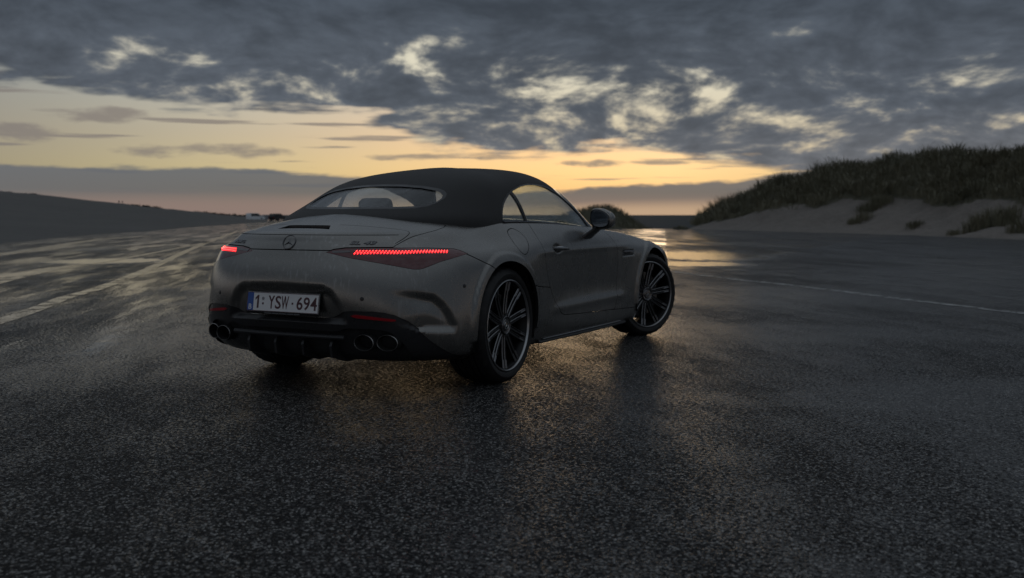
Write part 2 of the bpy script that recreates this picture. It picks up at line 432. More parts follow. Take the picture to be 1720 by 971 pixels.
# satin dark grey paint with dried rain runs
PAINT,t,b,geo=pmat('satin_paint',col=(.3,.3,.3),rough=.36,metal=.86,Coat_Weight=.30,Coat_Roughness=.20)
runs=t.noise(t.mapping(geo,scale=(55,55,4)),1,3,.65)
patch=t.noise(geo,5,3,.6)
spots=t.noise(geo,140,2,.6)
dirt=t.math('MULTIPLY',t.smooth(runs,.52,.70),t.smooth(patch,.44,.62))
dirt=t.math('ADD',dirt,t.math('MULTIPLY',t.smooth(spots,.62,.75),.25),clamp=True)
t.l.new(t.mix(t.math('MULTIPLY',dirt,.9),(.25,.243,.23),(.37,.367,.357)),b.inputs['Base Color'])
t.l.new(t.math('ADD',t.math('MULTIPLY',dirt,.12),t.smooth(patch,.3,.7,.25,.30)),b.inputs['Roughness'])
t.l.new(t.bump(t.noise(geo,900,1),.04,.001),b.inputs['Normal'])
GAP=mat('panel_gap',(.006,.006,.006),.8)
# canvas hood
CANVAS,t,b,geo=pmat('canvas_hood',col=(.012,.012,.013),rough=.85,Sheen_Weight=.12,Sheen_Roughness=.6)
wv=t.node('TexWave',{'wave_type':'BANDS','bands_direction':'DIAGONAL'},{'Vector':geo,'Scale':180.0,'Distortion':.6}).outputs['Fac']
t.l.new(t.bump(t.math('ADD',wv,t.noise(geo,500,2)),.25,.001),b.inputs['Normal'])
t.l.new(t.mix(t.noise(geo,7,4,.6),(.009,.0089,.009),(.019,.0187,.0184)),b.inputs['Base Color'])
# black trim, grained
TRIM,t,b,geo=pmat('black_trim',col=(.028,.028,.030),rough=.42)
t.l.new(t.bump(t.noise(geo,700,2),.12,.0006),b.inputs['Normal'])
t.l.new(t.smooth(t.noise(geo,9,3),.3,.7,.24,.40),b.inputs['Roughness'])
GLOSSBLACK=mat('gloss_black',(.008,.008,.009),.12,Specular_IOR_Level=.5)
UNDER=mat('underbody',(.008,.008,.008),.9)
RUBBER,t,b,geo=pmat('tyre_rubber',col=(.012,.012,.0125),rough=.62)
t.l.new(t.mix(t.smooth(t.noise(geo,14,4,.65),.45,.75),(.010,.010,.0105),(.022,.021,.020)),b.inputs['Base Color'])
RIMDARK=mat('dark_alloy',(.022,.022,.023),.42,.7)
RIMLIP=mat('turned_alloy',(.46,.46,.46),.28,.95)
SPOKEEDGE=mat('spoke_edge',(.24,.24,.245),.35,.85)
RIMTIP=mat('exhaust_rim',(.42,.41,.40),.3,.9)
CHROME=mat('bright_trim',(.50,.50,.50),.16,.95)
DARKCHROME=mat('dark_chrome',(.16,.16,.165),.2,.95)
DISC,t,b,geo=pmat('brake_disc',col=(.18,.175,.17),rough=.35,metal=.9)
CALIPER=mat('caliper',(.05,.05,.052),.35,.3)
PLATEWHITE=mat('plate_white',(.78,.78,.79),.35)
PLATERED=mat('plate_dark_red',(.075,.02,.03),.4)
PLATEBLUE=mat('plate_blue',(.02,.09,.36),.35)
REFLECTOR=mat('reflector_red',(.35,.012,.02),.12,Emission_Color=(.5,.01,.02),Emission_Strength=.0)
LAMPGLASS=mat('tail_lamp_glass',(.11,.012,.015),.10,Coat_Weight=1.0,Coat_Roughness=.03)
LAMPCLEAR=mat('tail_lamp_clear',(.12,.11,.115),.12,Coat_Weight=1.0)
LED=mat('tail_led',(.6,.02,.02),.3,Emission_Color=(1.0,.02,.025),Emission_Strength=3.0)
LEDCORE=mat('tail_led_core',(1,.3,.25),.3,Emission_Color=(1.0,.11,.09),Emission_Strength=7.0)
LEATHER,t,b,geo=pmat('seat_leather',col=(.02,.02,.021),rough=.5)
t.l.new(t.bump(t.noise(geo,350,2),.15,.001),b.inputs['Normal'])
MIRROR=mat('mirror_silver',(.35,.37,.40),.06,1.0)
def glass(name,tint,refl=1.0,drops=True):
    m=bpy.data.materials.new(name); m.use_nodes=True; t=NT(m.node_tree); n=m.node_tree.nodes; n.remove(n['Principled BSDF'])
    geo=t.node('NewGeometry').outputs['Position']
    tr=t.node('BsdfTransparent',None,{'Color':(*tint,1)})
    gl=t.node('BsdfGlossy',None,{'Color':(.9,.9,.9,1),'Roughness':.03})
    if drops:
        v=t.node('TexVoronoi',None,{'Vector':geo,'Scale':95.0}).outputs['Distance']
        k=t.noise(geo,18,3); d=t.math('MULTIPLY',t.smooth(v,.14,.22,1,0),t.smooth(k,.50,.60))
        nb=t.bump(d,.6,.002)
        t.l.new(nb,gl.inputs['Normal'])
        t.l.new(t.mix(d,tint,(.35*tint[0],.35*tint[1],.35*tint[2])),tr.inputs['Color'])
    lw=t.node('LayerWeight',None,{'Blend':.5}).outputs['Facing']      # Schlick reflection, the same from both sides
    fac=t.math('MULTIPLY',t.math('ADD',t.math('MULTIPLY',t.math('POWER',lw,5.0),.9),.045),refl,clamp=True)
    mx=t.node('MixShader',None,{0:fac,1:tr.outputs[0],2:gl.outputs[0]})
    t.l.new(mx.outputs[0],n['Material Output'].inputs['Surface'])
    return m
GLASS=glass('window_glass',(.90,.92,.93),.85)
SIDEGLASS=glass('side_glass',(.87,.91,.92),1.2,False)
# ------------------------------------------------------------------ ground, sea, dunes
FW2=Vector((-math.sin(YAW),math.cos(YAW))); RT2=Vector((math.cos(YAW),math.sin(YAW)))
def polar(az,dep):
    """ground point at azimuth az (degrees right of the view axis) and depth dep metres"""
    a=math.radians(az); r=dep/max(math.cos(a),.2); return (CAM_POS.x+r*(FW2.x*math.cos(a)+RT2.x*math.sin(a)),CAM_POS.y+r*(FW2.y*math.cos(a)+RT2.y*math.sin(a)))
def polr(az,r):
    a=math.radians(az); return (CAM_POS.x+r*(FW2.x*math.cos(a)+RT2.x*math.sin(a)),CAM_POS.y+r*(FW2.y*math.cos(a)+RT2.y*math.sin(a)))
PX=lambda px: math.degrees(math.atan((px-860)/FOC))
def lerp(x,pts): return float(np.interp(x,[p[0] for p in pts],[p[1] for p in pts]))
def vnoise(x,y,seed=0):
    """smooth value noise"""
    def h(i,j): 
        n=np.sin(i*127.1+j*311.7+seed*74.7)*43758.5453; return n-np.floor(n)
    xi,yi=np.floor(x),np.floor(y); f=x-xi; g=y-yi; f=f*f*(3-2*f); g=g*g*(3-2*g)
    return (h(xi,yi)*(1-f)+h(xi+1,yi)*f)*(1-g)+(h(xi,yi+1)*(1-f)+h(xi+1,yi+1)*f)*g
def fbm(x,y,o=4,seed=0):
    s=0;a=.5
    for k in range(o): s+=a*(vnoise(x,y,seed+k)-.5); x*=2.03; y*=2.03; a*=.5
    return s
# wet asphalt
ASPH,t,b,geo=pmat('wet_asphalt',col=(.03,.03,.032),rough=.4)
flow=t.mapping(geo,rot=(0,0,math.radians(-37)))           # water and tracks lie along the old parking lanes
strk=t.mapping(flow,scale=(1.0,.16,1.0))
pud=t.noise(strk,1.1,4,.68,.2); pud2=t.noise(t.mapping(flow,loc=(4,8,0),scale=(1,.5,1)),3.6,4,.68,.2); fine=t.noise(geo,48,2,.7); grit=t.noise(geo,120,2,.6)
patchy=t.noise(t.mapping(geo,loc=(3,1,0)),.22,3,.55)
big=t.math('ADD',t.math('MULTIPLY',pud,.55),t.math('ADD',t.math('MULTIPLY',pud2,.45),t.math('MULTIPLY',t.math('SUBTRACT',patchy,.5),.35)))
speck=t.math('ADD',t.math('MULTIPLY',fine,.65),t.math('MULTIPLY',grit,.35))
sepg=t.node('SeparateXYZ',None,{0:geo}); gx,gy=sepg.outputs[0],sepg.outputs[1]
def ell(cx,cy,ax,ay,rot):
    m=t.mapping(geo,loc=(0,0,0)); q=t.node('VectorMath',{'operation':'SUBTRACT'},{0:geo,1:(cx,cy,0)}).outputs[0]
    q=t.mapping(q,rot=(0,0,-rot)); q=t.node('VectorMath',{'operation':'MULTIPLY'},{0:q,1:(1/ax,1/ay,0)}).outputs[0]
    l=t.node('VectorMath',{'operation':'LENGTH'},{0:q}).outputs['Value']
    return t.smooth(t.math('ADD',l,t.math('MULTIPLY',t.math('SUBTRACT',pud2,.5),1.5)),.55,1.15,1,0)
PUDDLES=[(-3.5,19.0,1.9,3.4,.476),(-2.3,14.8,1.5,1.2,.476),(-14.5,10.0,1.6,1.6,.6)]
pm=None
for e in PUDDLES:
    k=ell(*e); pm=k if pm is None else t.math('MAXIMUM',pm,k)
wetm=t.math('ADD',t.math('ADD',t.math('SUBTRACT',big,.5),t.math('MULTIPLY',t.math('SUBTRACT',speck,.5),2.0)),t.math('ADD',t.smooth(gx,-.5,-4.0,-.02,-.05),t.math('ADD',t.smooth(gy,.5,-3.4,0,-.14),t.math('MULTIPLY',t.smooth(gx,0,2.5),t.smooth(gy,1.5,5.0,0,.05)))))
SHEEN=[(3.75,1.15,1.5,.45,.62),(3.0,.4,1.2,.3,.4),(-2.8,1.4,1.5,2.6,.55),(-4.8,3.6,1.2,4.2,.62),(-9.5,12.5,1.4,6.5,.64),(-1.9,-.7,1.3,1.1,.3),(.6,7.2,2.4,1.8,.3),(1.9,3.4,1.5,.8,.3),(-20,26,3,11,.66)]
sm_=None
for e in SHEEN:
    k=ell(*e); sm_=k if sm_ is None else t.math('MAXIMUM',sm_,k)
wetm=t.math('ADD',wetm,t.math('MULTIPLY',sm_,.12))
lane=t.noise(t.mapping(flow,loc=(2.3,.7,0),scale=(1.0,.16,1)),1.25,5,.68,.3)
lane=t.math('MULTIPLY',t.smooth(t.math('ADD',lane,t.math('MULTIPLY',t.math('SUBTRACT',speck,.5),1.1)),.49,.60),t.math('MAXIMUM',t.math('MULTIPLY',t.smooth(gx,-.4,-2.6),t.smooth(gy,-3.0,-.3)),t.math('MULTIPLY',t.smooth(gx,-3.0,1.5),t.smooth(gy,2.5,7.0,0,.62))))
pm=t.math('MAXIMUM',pm,t.math('MULTIPLY',lane,.95))
pms=t.smooth(pm,.35,.95)
wet=t.math('MAXIMUM',t.smooth(wetm,-.09,.09),t.math('MULTIPLY',pm,.9),clamp=True)
chip=t.node('TexVoronoi',None,{'Vector':geo,'Scale':82.0}); cr=t.node('SeparateColor',None,{0:chip.outputs['Color']}).outputs[0]
isch=t.math('MULTIPLY',t.smooth(cr,.885,.905),t.smooth(chip.outputs['Distance'],.30,.40,1,0))
agg=t.node('TexVoronoi',None,{'Vector':geo,'Scale':130.0}).outputs['Distance']
stone=t.node('TexVoronoi',None,{'Vector':geo,'Scale':115.0}); sr=t.node('SeparateColor',None,{0:stone.outputs['Color']}).outputs[1]
base=t.mix(t.noise(geo,3,3,.6),(.008,.009,.010),(.018,.018,.019))
base=t.mix(t.math('POWER',sr,7.0),base,(.34,.335,.325))
base=t.mix(t.math('MULTIPLY',isch,t.smooth(wet,0,1,.85,.25)),base,(.55,.54,.51))
sand=t.smooth(t.noise(t.mapping(strk,loc=(9,2,0)),.8,5,.6),.60,.74)
base=t.mix(t.math('MULTIPLY',sand,.35),base,(.085,.075,.062))
t.l.new(base,b.inputs['Base Color']); t.l.new(t.smooth(wet,0,1,.08,.5),b.inputs['Specular IOR Level'])
t.l.new(t.math('MULTIPLY',t.math('ADD',t.smooth(wet,0,1,.55,.14),t.math('MULTIPLY',fine,.08)),t.smooth(pms,0,1,1,.22)),b.inputs['Roughness'])
hgt=t.math('ADD',t.math('MULTIPLY',agg,1.0),t.math('MULTIPLY',grit,1.0))
nb=t.bump(hgt,t.math('MULTIPLY',t.smooth(wet,0,1,1.0,.30),t.smooth(pms,0,1,1,.05)),.008)
nb=t.bump(t.noise(geo,2.2,3,.5),.10,.03,nb)
t.l.new(nb,b.inputs['Normal'])
def ground_z(az,r):
    d=r*math.cos(math.radians(az)) if abs(az)<80 else r
    z=-.0018*max(0,r-60) if r<700 else -.0018*640
    if -12<az<60:                                     # towards the sea the tarmac tips over onto the beach
        k=min(1,max(0,(az+12)/6)); z-=k*4.5*float(sstep(74,125,np.array(d)))
    return z-.06*max(0,r-900)**.5*0-6*float(sstep(900,2500,np.array(r)))
rad=[0,.6,1.2,2,3,4,5,6,7,8,10,12,15,18,22,27,33,40,48,56,64,70,74,78,83,90,100,112,128,150,180,220,270,340,430,560,720,900,1200,1700,2500,4000]
azs=[-180+k*3 for k in range(120)]
V=[(CAM_POS.x,CAM_POS.y,0)];F=[]
for r in rad[1:]:
    for a in azs:
        ca=math.radians(a); x,y=polr(a,r); V.append((x,y,ground_z(a,r)))
n=len(azs)
for j in range(n): F.append((0,1+(j+1)%n,1+j))
for i in range(len(rad)-2):
    for j in range(n): a=1+i*n+j; c=1+i*n+(j+1)%n; F.append((a,c,c+n,a+n))
gm=pydata(V,F); bm=bmesh.new(); bm.from_mesh(gm); bmesh.ops.recalc_face_normals(bm,faces=bm.faces)
if sum(f.normal.z for f in bm.faces)<0: bmesh.ops.reverse_faces(bm,faces=bm.faces)
bm.to_mesh(gm); bm.free()
tag(link('ground',gm,[ASPH]),'wet dark asphalt car park with puddles',kind='structure')
# sea
SEA,t,b,geo=pmat('sea_water',col=(.045,.055,.06),rough=.75,Specular_IOR_Level=.12)
wv=t.noise(t.mapping(geo,rot=(0,0,YAW),scale=(.06,.35,1)),1.0,5,.6)
t.l.new(t.bump(wv,.5,.6),b.inputs['Normal'])
V=[];F=[]; rr=[95,130,200,400,1000,3000,9000,30000]; aa=[-24+k*4 for k in range(30)]
for r in rr:
    for a in aa: x,y=polr(a,r); V.append((x,y,-3.6))
for i in range(len(rr)-1):
    for j in range(len(aa)-1): a=i*len(aa)+j; F.append((a,a+1,a+1+len(aa),a+len(aa)))
sm=pydata(V,F); bm=bmesh.new(); bm.from_mesh(sm); 
if sum(f.normal.z for f in bm.faces)<0: bmesh.ops.reverse_faces(bm,faces=bm.faces)
bm.to_mesh(sm); bm.free(); tag(link('sea',sm,[SEA]),'flat grey sea below the horizon',kind='structure')
# painted lines, worn
LINE=bpy.data.materials.new('worn_line'); LINE.use_nodes=True; t=NT(LINE.node_tree); b=LINE.node_tree.nodes['Principled BSDF']; geo=t.node('NewGeometry').outputs['Position']
b.inputs['Base Color'].default_value=(.46,.46,.45,1); b.inputs['Roughness'].default_value=.3
wear=t.math('ADD',t.math('MULTIPLY',t.noise(geo,6,5,.7),.6),t.math('MULTIPLY',t.noise(geo,60,3,.6),.4))
al=t.smooth(wear,.455,.545); t.l.new(al,b.inputs['Alpha'])
def strip(name,pts,w,material,label,z=.004):
    P=[Vector((a,b_)) for a,b_ in catmull(pts,8)]; v=[];f=[]
    for i,p in enumerate(P):
        d=(P[min(i+1,len(P)-1)]-P[max(i-1,0)]).normalized(); k=Vector((-d.y,d.x))*w/2
        q=p+k; s_=p-k; v+=[(q.x,q.y,z),(s_.x,s_.y,z)]
    for i in range(len(P)-1): f.append((2*i,2*i+1,2*i+3,2*i+2))
    m=pydata(v,f); bm=bmesh.new(); bm.from_mesh(m)
    if sum(q.normal.z for q in bm.faces)<0: bmesh.ops.reverse_faces(bm,faces=bm.faces)
    bm.to_mesh(m); bm.free(); return tag(link(name,m,[material],None,False),label,kind='structure')
strip('road_line',[(-1.9,11.9),(-.222,10.175),(.464,9.613),(1.498,8.572),(2.803,7.194),(3.797,6.215),(6.0,4.0)],.14,LINE,'worn white line right of the car')
WETLINE=bpy.data.materials.new('sandy_wet_line'); WETLINE.use_nodes=True; t=NT(WETLINE.node_tree); b=WETLINE.node_tree.nodes['Principled BSDF']; geo=t.node('NewGeometry').outputs['Position']
b.inputs['Base Color'].default_value=(.17,.165,.158,1); b.inputs['Roughness'].default_value=.12
wear=t.math('ADD',t.math('MULTIPLY',t.noise(geo,3,5,.7),.6),t.math('MULTIPLY',t.noise(geo,40,3,.6),.4)); t.l.new(t.smooth(wear,.42,.53),b.inputs['Alpha'])
strip('road_line',[(-3.6,-1.2),(-5.066,.808),(-5.9,1.85),(-6.864,2.959),(-7.886,4.352),(-11.029,8.079),(-19.77,17.992),(-40.87,42.576)],.20,WETLINE,'worn sandy line left of the car')
strip('road_line',[(-8.4,2.5),(-10.075,4.325),(-11.606,6.081),(-13.575,8.52),(-14.79,10.629),(-24,23)],.16,WETLINE,'worn sandy line farther left')
strip('road_line',[(-17,8),(-19.752,11.12),(-23.532,15.407),(-30.815,23.542),(-33.563,28.612)],.5,WETLINE,'sandy edge of the tarmac at the left')
# loose chippings
PEB,t,b,geo=pmat('chippings',col=(.2,.19,.18),rough=.6)
oi=t.noise(geo,30,1); t.l.new(t.mix(oi,(.10,.10,.10),(.62,.61,.58)),b.inputs['Base Color'])
ico=[(0,0,1),(.9,0,.2),(.28,.85,.25),(-.72,.53,.2),(-.72,-.53,.22),(.28,-.85,.2),(0,0,-.4)]
icf=[(0,1,2),(0,2,3),(0,3,4),(0,4,5),(0,5,1),(6,2,1),(6,3,2),(6,4,3),(6,5,4),(6,1,5)]
V=[];F=[]
for k in range(15000):
    a=RNG.uniform(-38,38); r=1.5+9.5*RNG.random()**1.2; x,y=polr(a,r); s_=RNG.uniform(.0016,.0036)*(1.6 if RNG.random()<.12 else 1); th=RNG.uniform(0,6.28); sx,sy,sz=RNG.uniform(.7,1.4),RNG.uniform(.7,1.2),RNG.uniform(.4,.8)
    o=len(V); c,s2=math.cos(th),math.sin(th)
    for p in ico: q=(p[0]*sx,p[1]*sy); V.append((x+s_*(q[0]*c-q[1]*s2),y+s_*(q[0]*s2+q[1]*c),s_*(p[2]*sz+.2)))
    F+= [tuple(i+o for i in f) for f in icf]
tag(link('chippings',pydata(V,F),[PEB],None,False),'loose pale stone chippings on the asphalt','gravel',kind='stuff')
# dunes ---------------------------------------------------------------
SAND,t,b,geo=pmat('dune_sand',col=(.19,.165,.14),rough=.9)
ga=t.node('Attribute',{'attribute_name':'grass'}).outputs['Fac']
sn=t.mix(t.noise(geo,1.6,5,.7),(.15,.134,.12),(.31,.274,.24)); gc=t.mix(t.noise(geo,1.6,4,.6),(.08,.085,.055),(.16,.145,.10))
t.l.new(t.mix(t.smooth(t.math('ADD',ga,t.math('MULTIPLY',t.math('SUBTRACT',t.noise(geo,2.2,4,.65),.5),.8)),.35,.6),sn,gc),b.inputs['Base Color'])
t.l.new(t.bump(t.math('ADD',t.noise(geo,.8,4,.6),t.math('MULTIPLY',t.noise(t.mapping(geo,scale=(1,1,3)),4,4,.65),.5)),.9,.55),b.inputs['Normal'])
def terrain(name,az0,az1,na,nt,base,crest,height,back,mat_,label,lump=.35,prof=1.25,seed=3,gline=.36,depth=True):
    V=[];F=[];A=[];info=[]
    for i in range(na+1):
        az=az0+(az1-az0)*i/na; r0=lerp(az,base); rc=lerp(az,crest); hc=lerp(az,height)
        for j in range(nt+1):
            f=j/nt*1.6                                   # 0 toe, 1 crest, 1.6 behind
            d=r0+(rc-r0)*f if f<=1 else rc+back*(f-1)/.6
            x,y=polar(az,d) if depth else polr(az,d)
            if f<=1: s_=f**prof; h=hc*(s_*s_*(3-2*s_)*.55+s_*.45)
            else: h=hc*(1-.8*float(sstep(0,.6,np.array(f-1))))
            k=min(1,f*4)*min(1,hc/2)
            h+=lump*k*float(fbm(np.array(x/6.0),np.array(y/6.0),4,seed))*2+lump*1.0*k*float(fbm(np.array(x/2.2),np.array(y/1.9),3,seed+9))
            gz=ground_z(az,d)
            V.append((x,y,h+gz*min(1,1) -(.12 if j==0 else 0)))
            g=float(sstep(gline-.05,gline+.06,np.array(h/max(hc,.3)+.60*float(fbm(np.array(x/3.2),np.array(y/3.2),3,seed+4))))); g*=float(sstep(.3,.7,np.array(hc))) if name=='dune' else 1; A.append(g)
            info.append((x,y,V[-1][2],g,f,az))
    for i in range(na):
        for j in range(nt): a=i*(nt+1)+j; F.append((a,a+nt+1,a+nt+2,a+1))
    m=pydata(V,F); at=m.attributes.new('grass','FLOAT','POINT'); at.data.foreach_set('value',A)
    bm=bmesh.new(); bm.from_mesh(m)
    if sum(f.normal.z for f in bm.faces)<0: bmesh.ops.reverse_faces(bm,faces=bm.faces)
    bm.to_mesh(m); bm.free()
    o=tag(link(name,m,[mat_]),label,kind='structure'); return o,info
def blades(mb_v,mb_f,x,y,z,n,h,spread,rng,lean=.5,w=.012):
    for k in range(n):
        a=rng.uniform(0,6.283); r=spread*math.sqrt(rng.random()); bx,by=x+r*math.cos(a),y+r*math.sin(a)
        hh=h*rng.uniform(.6,1.15); l=lean*rng.uniform(.3,1.2)*hh; da=a+rng.uniform(-.8,.8); ux,uy=math.cos(da),math.sin(da); wx,wy=-uy*w,ux*w
        o=len(mb_v)
        mb_v+= [(bx-wx,by-wy,z-.08),(bx+wx,by+wy,z-.08),(bx+ux*l*.35+wx*.8,by+uy*l*.35+wy*.8,z+hh*.62),(bx+ux*l*.35-wx*.8,by+uy*l*.35-wy*.8,z+hh*.62),(bx+ux*l,by+uy*l,z+hh*.95)]
        mb_f+= [(o,o+1,o+2,o+3),(o+3,o+2,o+4)]
GRASS,t,b,geo=pmat('marram_grass',col=(.06,.058,.035),rough=.7)
t.l.new(t.mix(t.noise(geo,.35,4,.6),(.085,.09,.055),(.25,.225,.15)),b.inputs['Base Color'])
rz=lambda L:[(PX(a),b_) for a,b_ in L]
base=rz([(1090,78),(1160,72),(1280,62),(1400,55),(1560,47),(1720,40)])+[(36,34),(48,29),(62,28)]
crest=rz([(1090,84),(1160,88),(1215,88),(1290,83),(1380,78),(1520,70),(1640,62),(1720,57)])+[(36,52),(48,46),(62,44)]
height=rz([(1100,.0),(1140,.02),(1160,.15),(1172,.6),(1180,1.3),(1215,2.5),(1260,3.1),(1290,3.75),(1330,3.95),(1380,4.35),(1450,4.35),(1480,4.7),(1520,4.95),(1580,4.85),(1640,4.65),(1720,4.45)])+[(36,4.6),(48,4.4),(62,4.5)]
dune,info=terrain('dune',PX(1095),62,200,44,base,crest,height,30,SAND,'sand dune topped with marram grass at the right',.95,1.15,3,.36)
rng=np.random.default_rng(5); V=[];F=[]
pts=[p for p in info if p[3]>.35 and p[4]<1.25 and p[5]<40]
for p in pts:
    for q in range(2 if p[4]<1.08 else 1):
        if rng.random()<p[3]*.95:
            far_=1.0 if p[5]<31 else .6
            hn=float(vnoise(np.array(p[0]/1.7),np.array(p[1]/1.7),21)); blades(V,F,p[0]+rng.uniform(-.5,.5),p[1]+rng.uniform(-.5,.5),p[2]+.25*hn,int(16*far_),rng.uniform(.35,.65)*(.30+1.4*hn),.42,rng,1.0,.018)
tag(link('marram_grass',pydata(V,F),[GRASS],None,False),'dense marram grass covering the dune at the right','grass',kind='stuff')
# tussocks that stand alone on the sand
IXY=np.array([p[:3] for p in info])
def zat(x,y): return float(IXY[np.argmin((IXY[:,0]-x)**2+(IXY[:,1]-y)**2),2])
def tussock(px,dep,h,w,n,label,seed):
    x,y=polar(PX(px),dep); r=np.random.default_rng(seed); V=[];F=[]
    for k in range(n):
        a=r.uniform(0,6.28); q=w*math.sqrt(r.random()); bx,by=q*math.cos(a),q*math.sin(a)
        blades(V,F,bx,by,zat(x+bx,y+by)-zat(x,y)+.25*h*(1-(q/w)**2),14,h*r.uniform(.6,1.0)*(1-.35*(q/w)**2),.3,r,.6,.015)
    o=link('grass_tussock',pydata(V,F),[GRASS],None,False); o.location=(x,y,zat(x,y)); return tag(o,label,'grass','marram tussocks standing on the bare sand')
tussock(1663,47,1.25,1.15,70,'big round marram tussock on the sand slope at far right',1)
tussock(1470,60,.8,1.0,46,'long marram clump reaching down the middle of the sand slope',2)
tussock(1443,58,.55,.55,20,'low marram clump at the foot of the long clump',6)
tussock(1602,46.5,.35,.22,7,'tiny lone marram tuft low on the sand near the big tussock',3)
tussock(1714,43,.65,.4,14,'small marram tuft at the right edge of the picture',4)
tussock(1536,53,.35,.28,16,'flat marram tuft halfway up the sand right of the long clump',7)
tussock(1142,73,.42,.55,22,'dark low bush on the sand spit beside the sea',5)
# small dune beside the sea
base2=rz([(930,82),(1090,82)]); crest2=rz([(930,90),(1090,90)]); hh2=rz([(930,1.4),(960,2.2),(985,2.55),(1000,2.75),(1020,2.8),(1040,2.35),(1055,1.7),(1070,1.05),(1083,.5),(1090,.2)])
d2,info2=terrain('small_dune',PX(930),PX(1090),46,24,base2,crest2,hh2,14,SAND,'small grassy dune between the car and the sea',.15,.8,8,.05)
V=[];F=[]
for p in info2:
    if p[4]>.1 and rng.random()<.95: blades(V,F,p[0]+rng.uniform(-.2,.2),p[1]+rng.uniform(-.2,.2),p[2],8,rng.uniform(.25,.5),.25,rng,.5,.014)
tag(link('dune_grass',pydata(V,F),[GRASS],None,False),'marram grass on the small dune beside the sea','grass',kind='stuff')
# long dark slope at the left
SLOPE,t,b,geo=pmat('dark_slope',col=(.05,.05,.045),rough=.85)
t.l.new(t.mix(t.math('ADD',t.math('MULTIPLY',t.noise(geo,.08,6,.65),.6),t.math('MULTIPLY',t.noise(geo,1.5,4,.7),.4)),(.05,.05,.048),(.17,.163,.15)),b.inputs['Base Color'])
t.l.new(t.bump(t.noise(geo,.5,5,.65),.8,.5),b.inputs['Normal'])
base3=[(-75,16),(-50,20),(-36,25)]+rz([(0,30),(130,41),(250,55),(380,98),(450,160)])
crest3=[(-75,120),(-50,250),(-36,380)]+rz([(0,400),(200,430),(380,400),(450,380)])
h3=[(-75,10),(-50,12),(-36,12)]+rz([(0,10.9),(60,9.9),(200,6.6),(270,4.4),(340,2.6),(380,1.4),(420,.9),(450,.7)])
slope,info3=terrain('embankment',-75,PX(450),120,40,base3,crest3,h3,120,SLOPE,'long dark slope rising at the left',.5,1.0,12,2.0)
V=[];F=[]; BUSH,t,b,geo=pmat('crest_scrub',col=(.02,.022,.016),rough=.8)
I3=np.array(info3)
def near3(az,f): return info3[int(np.argmin(abs(I3[:,5]-az)*4+abs(I3[:,4]-f)*30))]
for k in range(420):
    px=rng.choice([rng.uniform(-120,70),rng.uniform(215,270),rng.uniform(-60,60),rng.uniform(330,450)],p=[.4,.2,.2,.2]); p=near3(PX(px),.98)
    x,y=polar(PX(px),lerp(PX(px),crest3)+rng.uniform(-3,3)); blades(V,F,x,y,p[2]-.25,9,rng.uniform(.5,1.3),1.2,rng,.7,.16)
tag(link('crest_scrub',pydata(V,F),[BUSH],None,False),'dark scrub along the crest of the left slope','scrub',kind='stuff')
# ------------------------------------------------------------------ the car
YS=[-.10,.18,.48,.80,1.20,1.60,2.0,2.35,2.7,2.95]
TR=[math.radians(a) for a in (0,9,20,33,47,61,75)]
TF=[math.radians(a) for a in (72,56,40,25,11,0)]
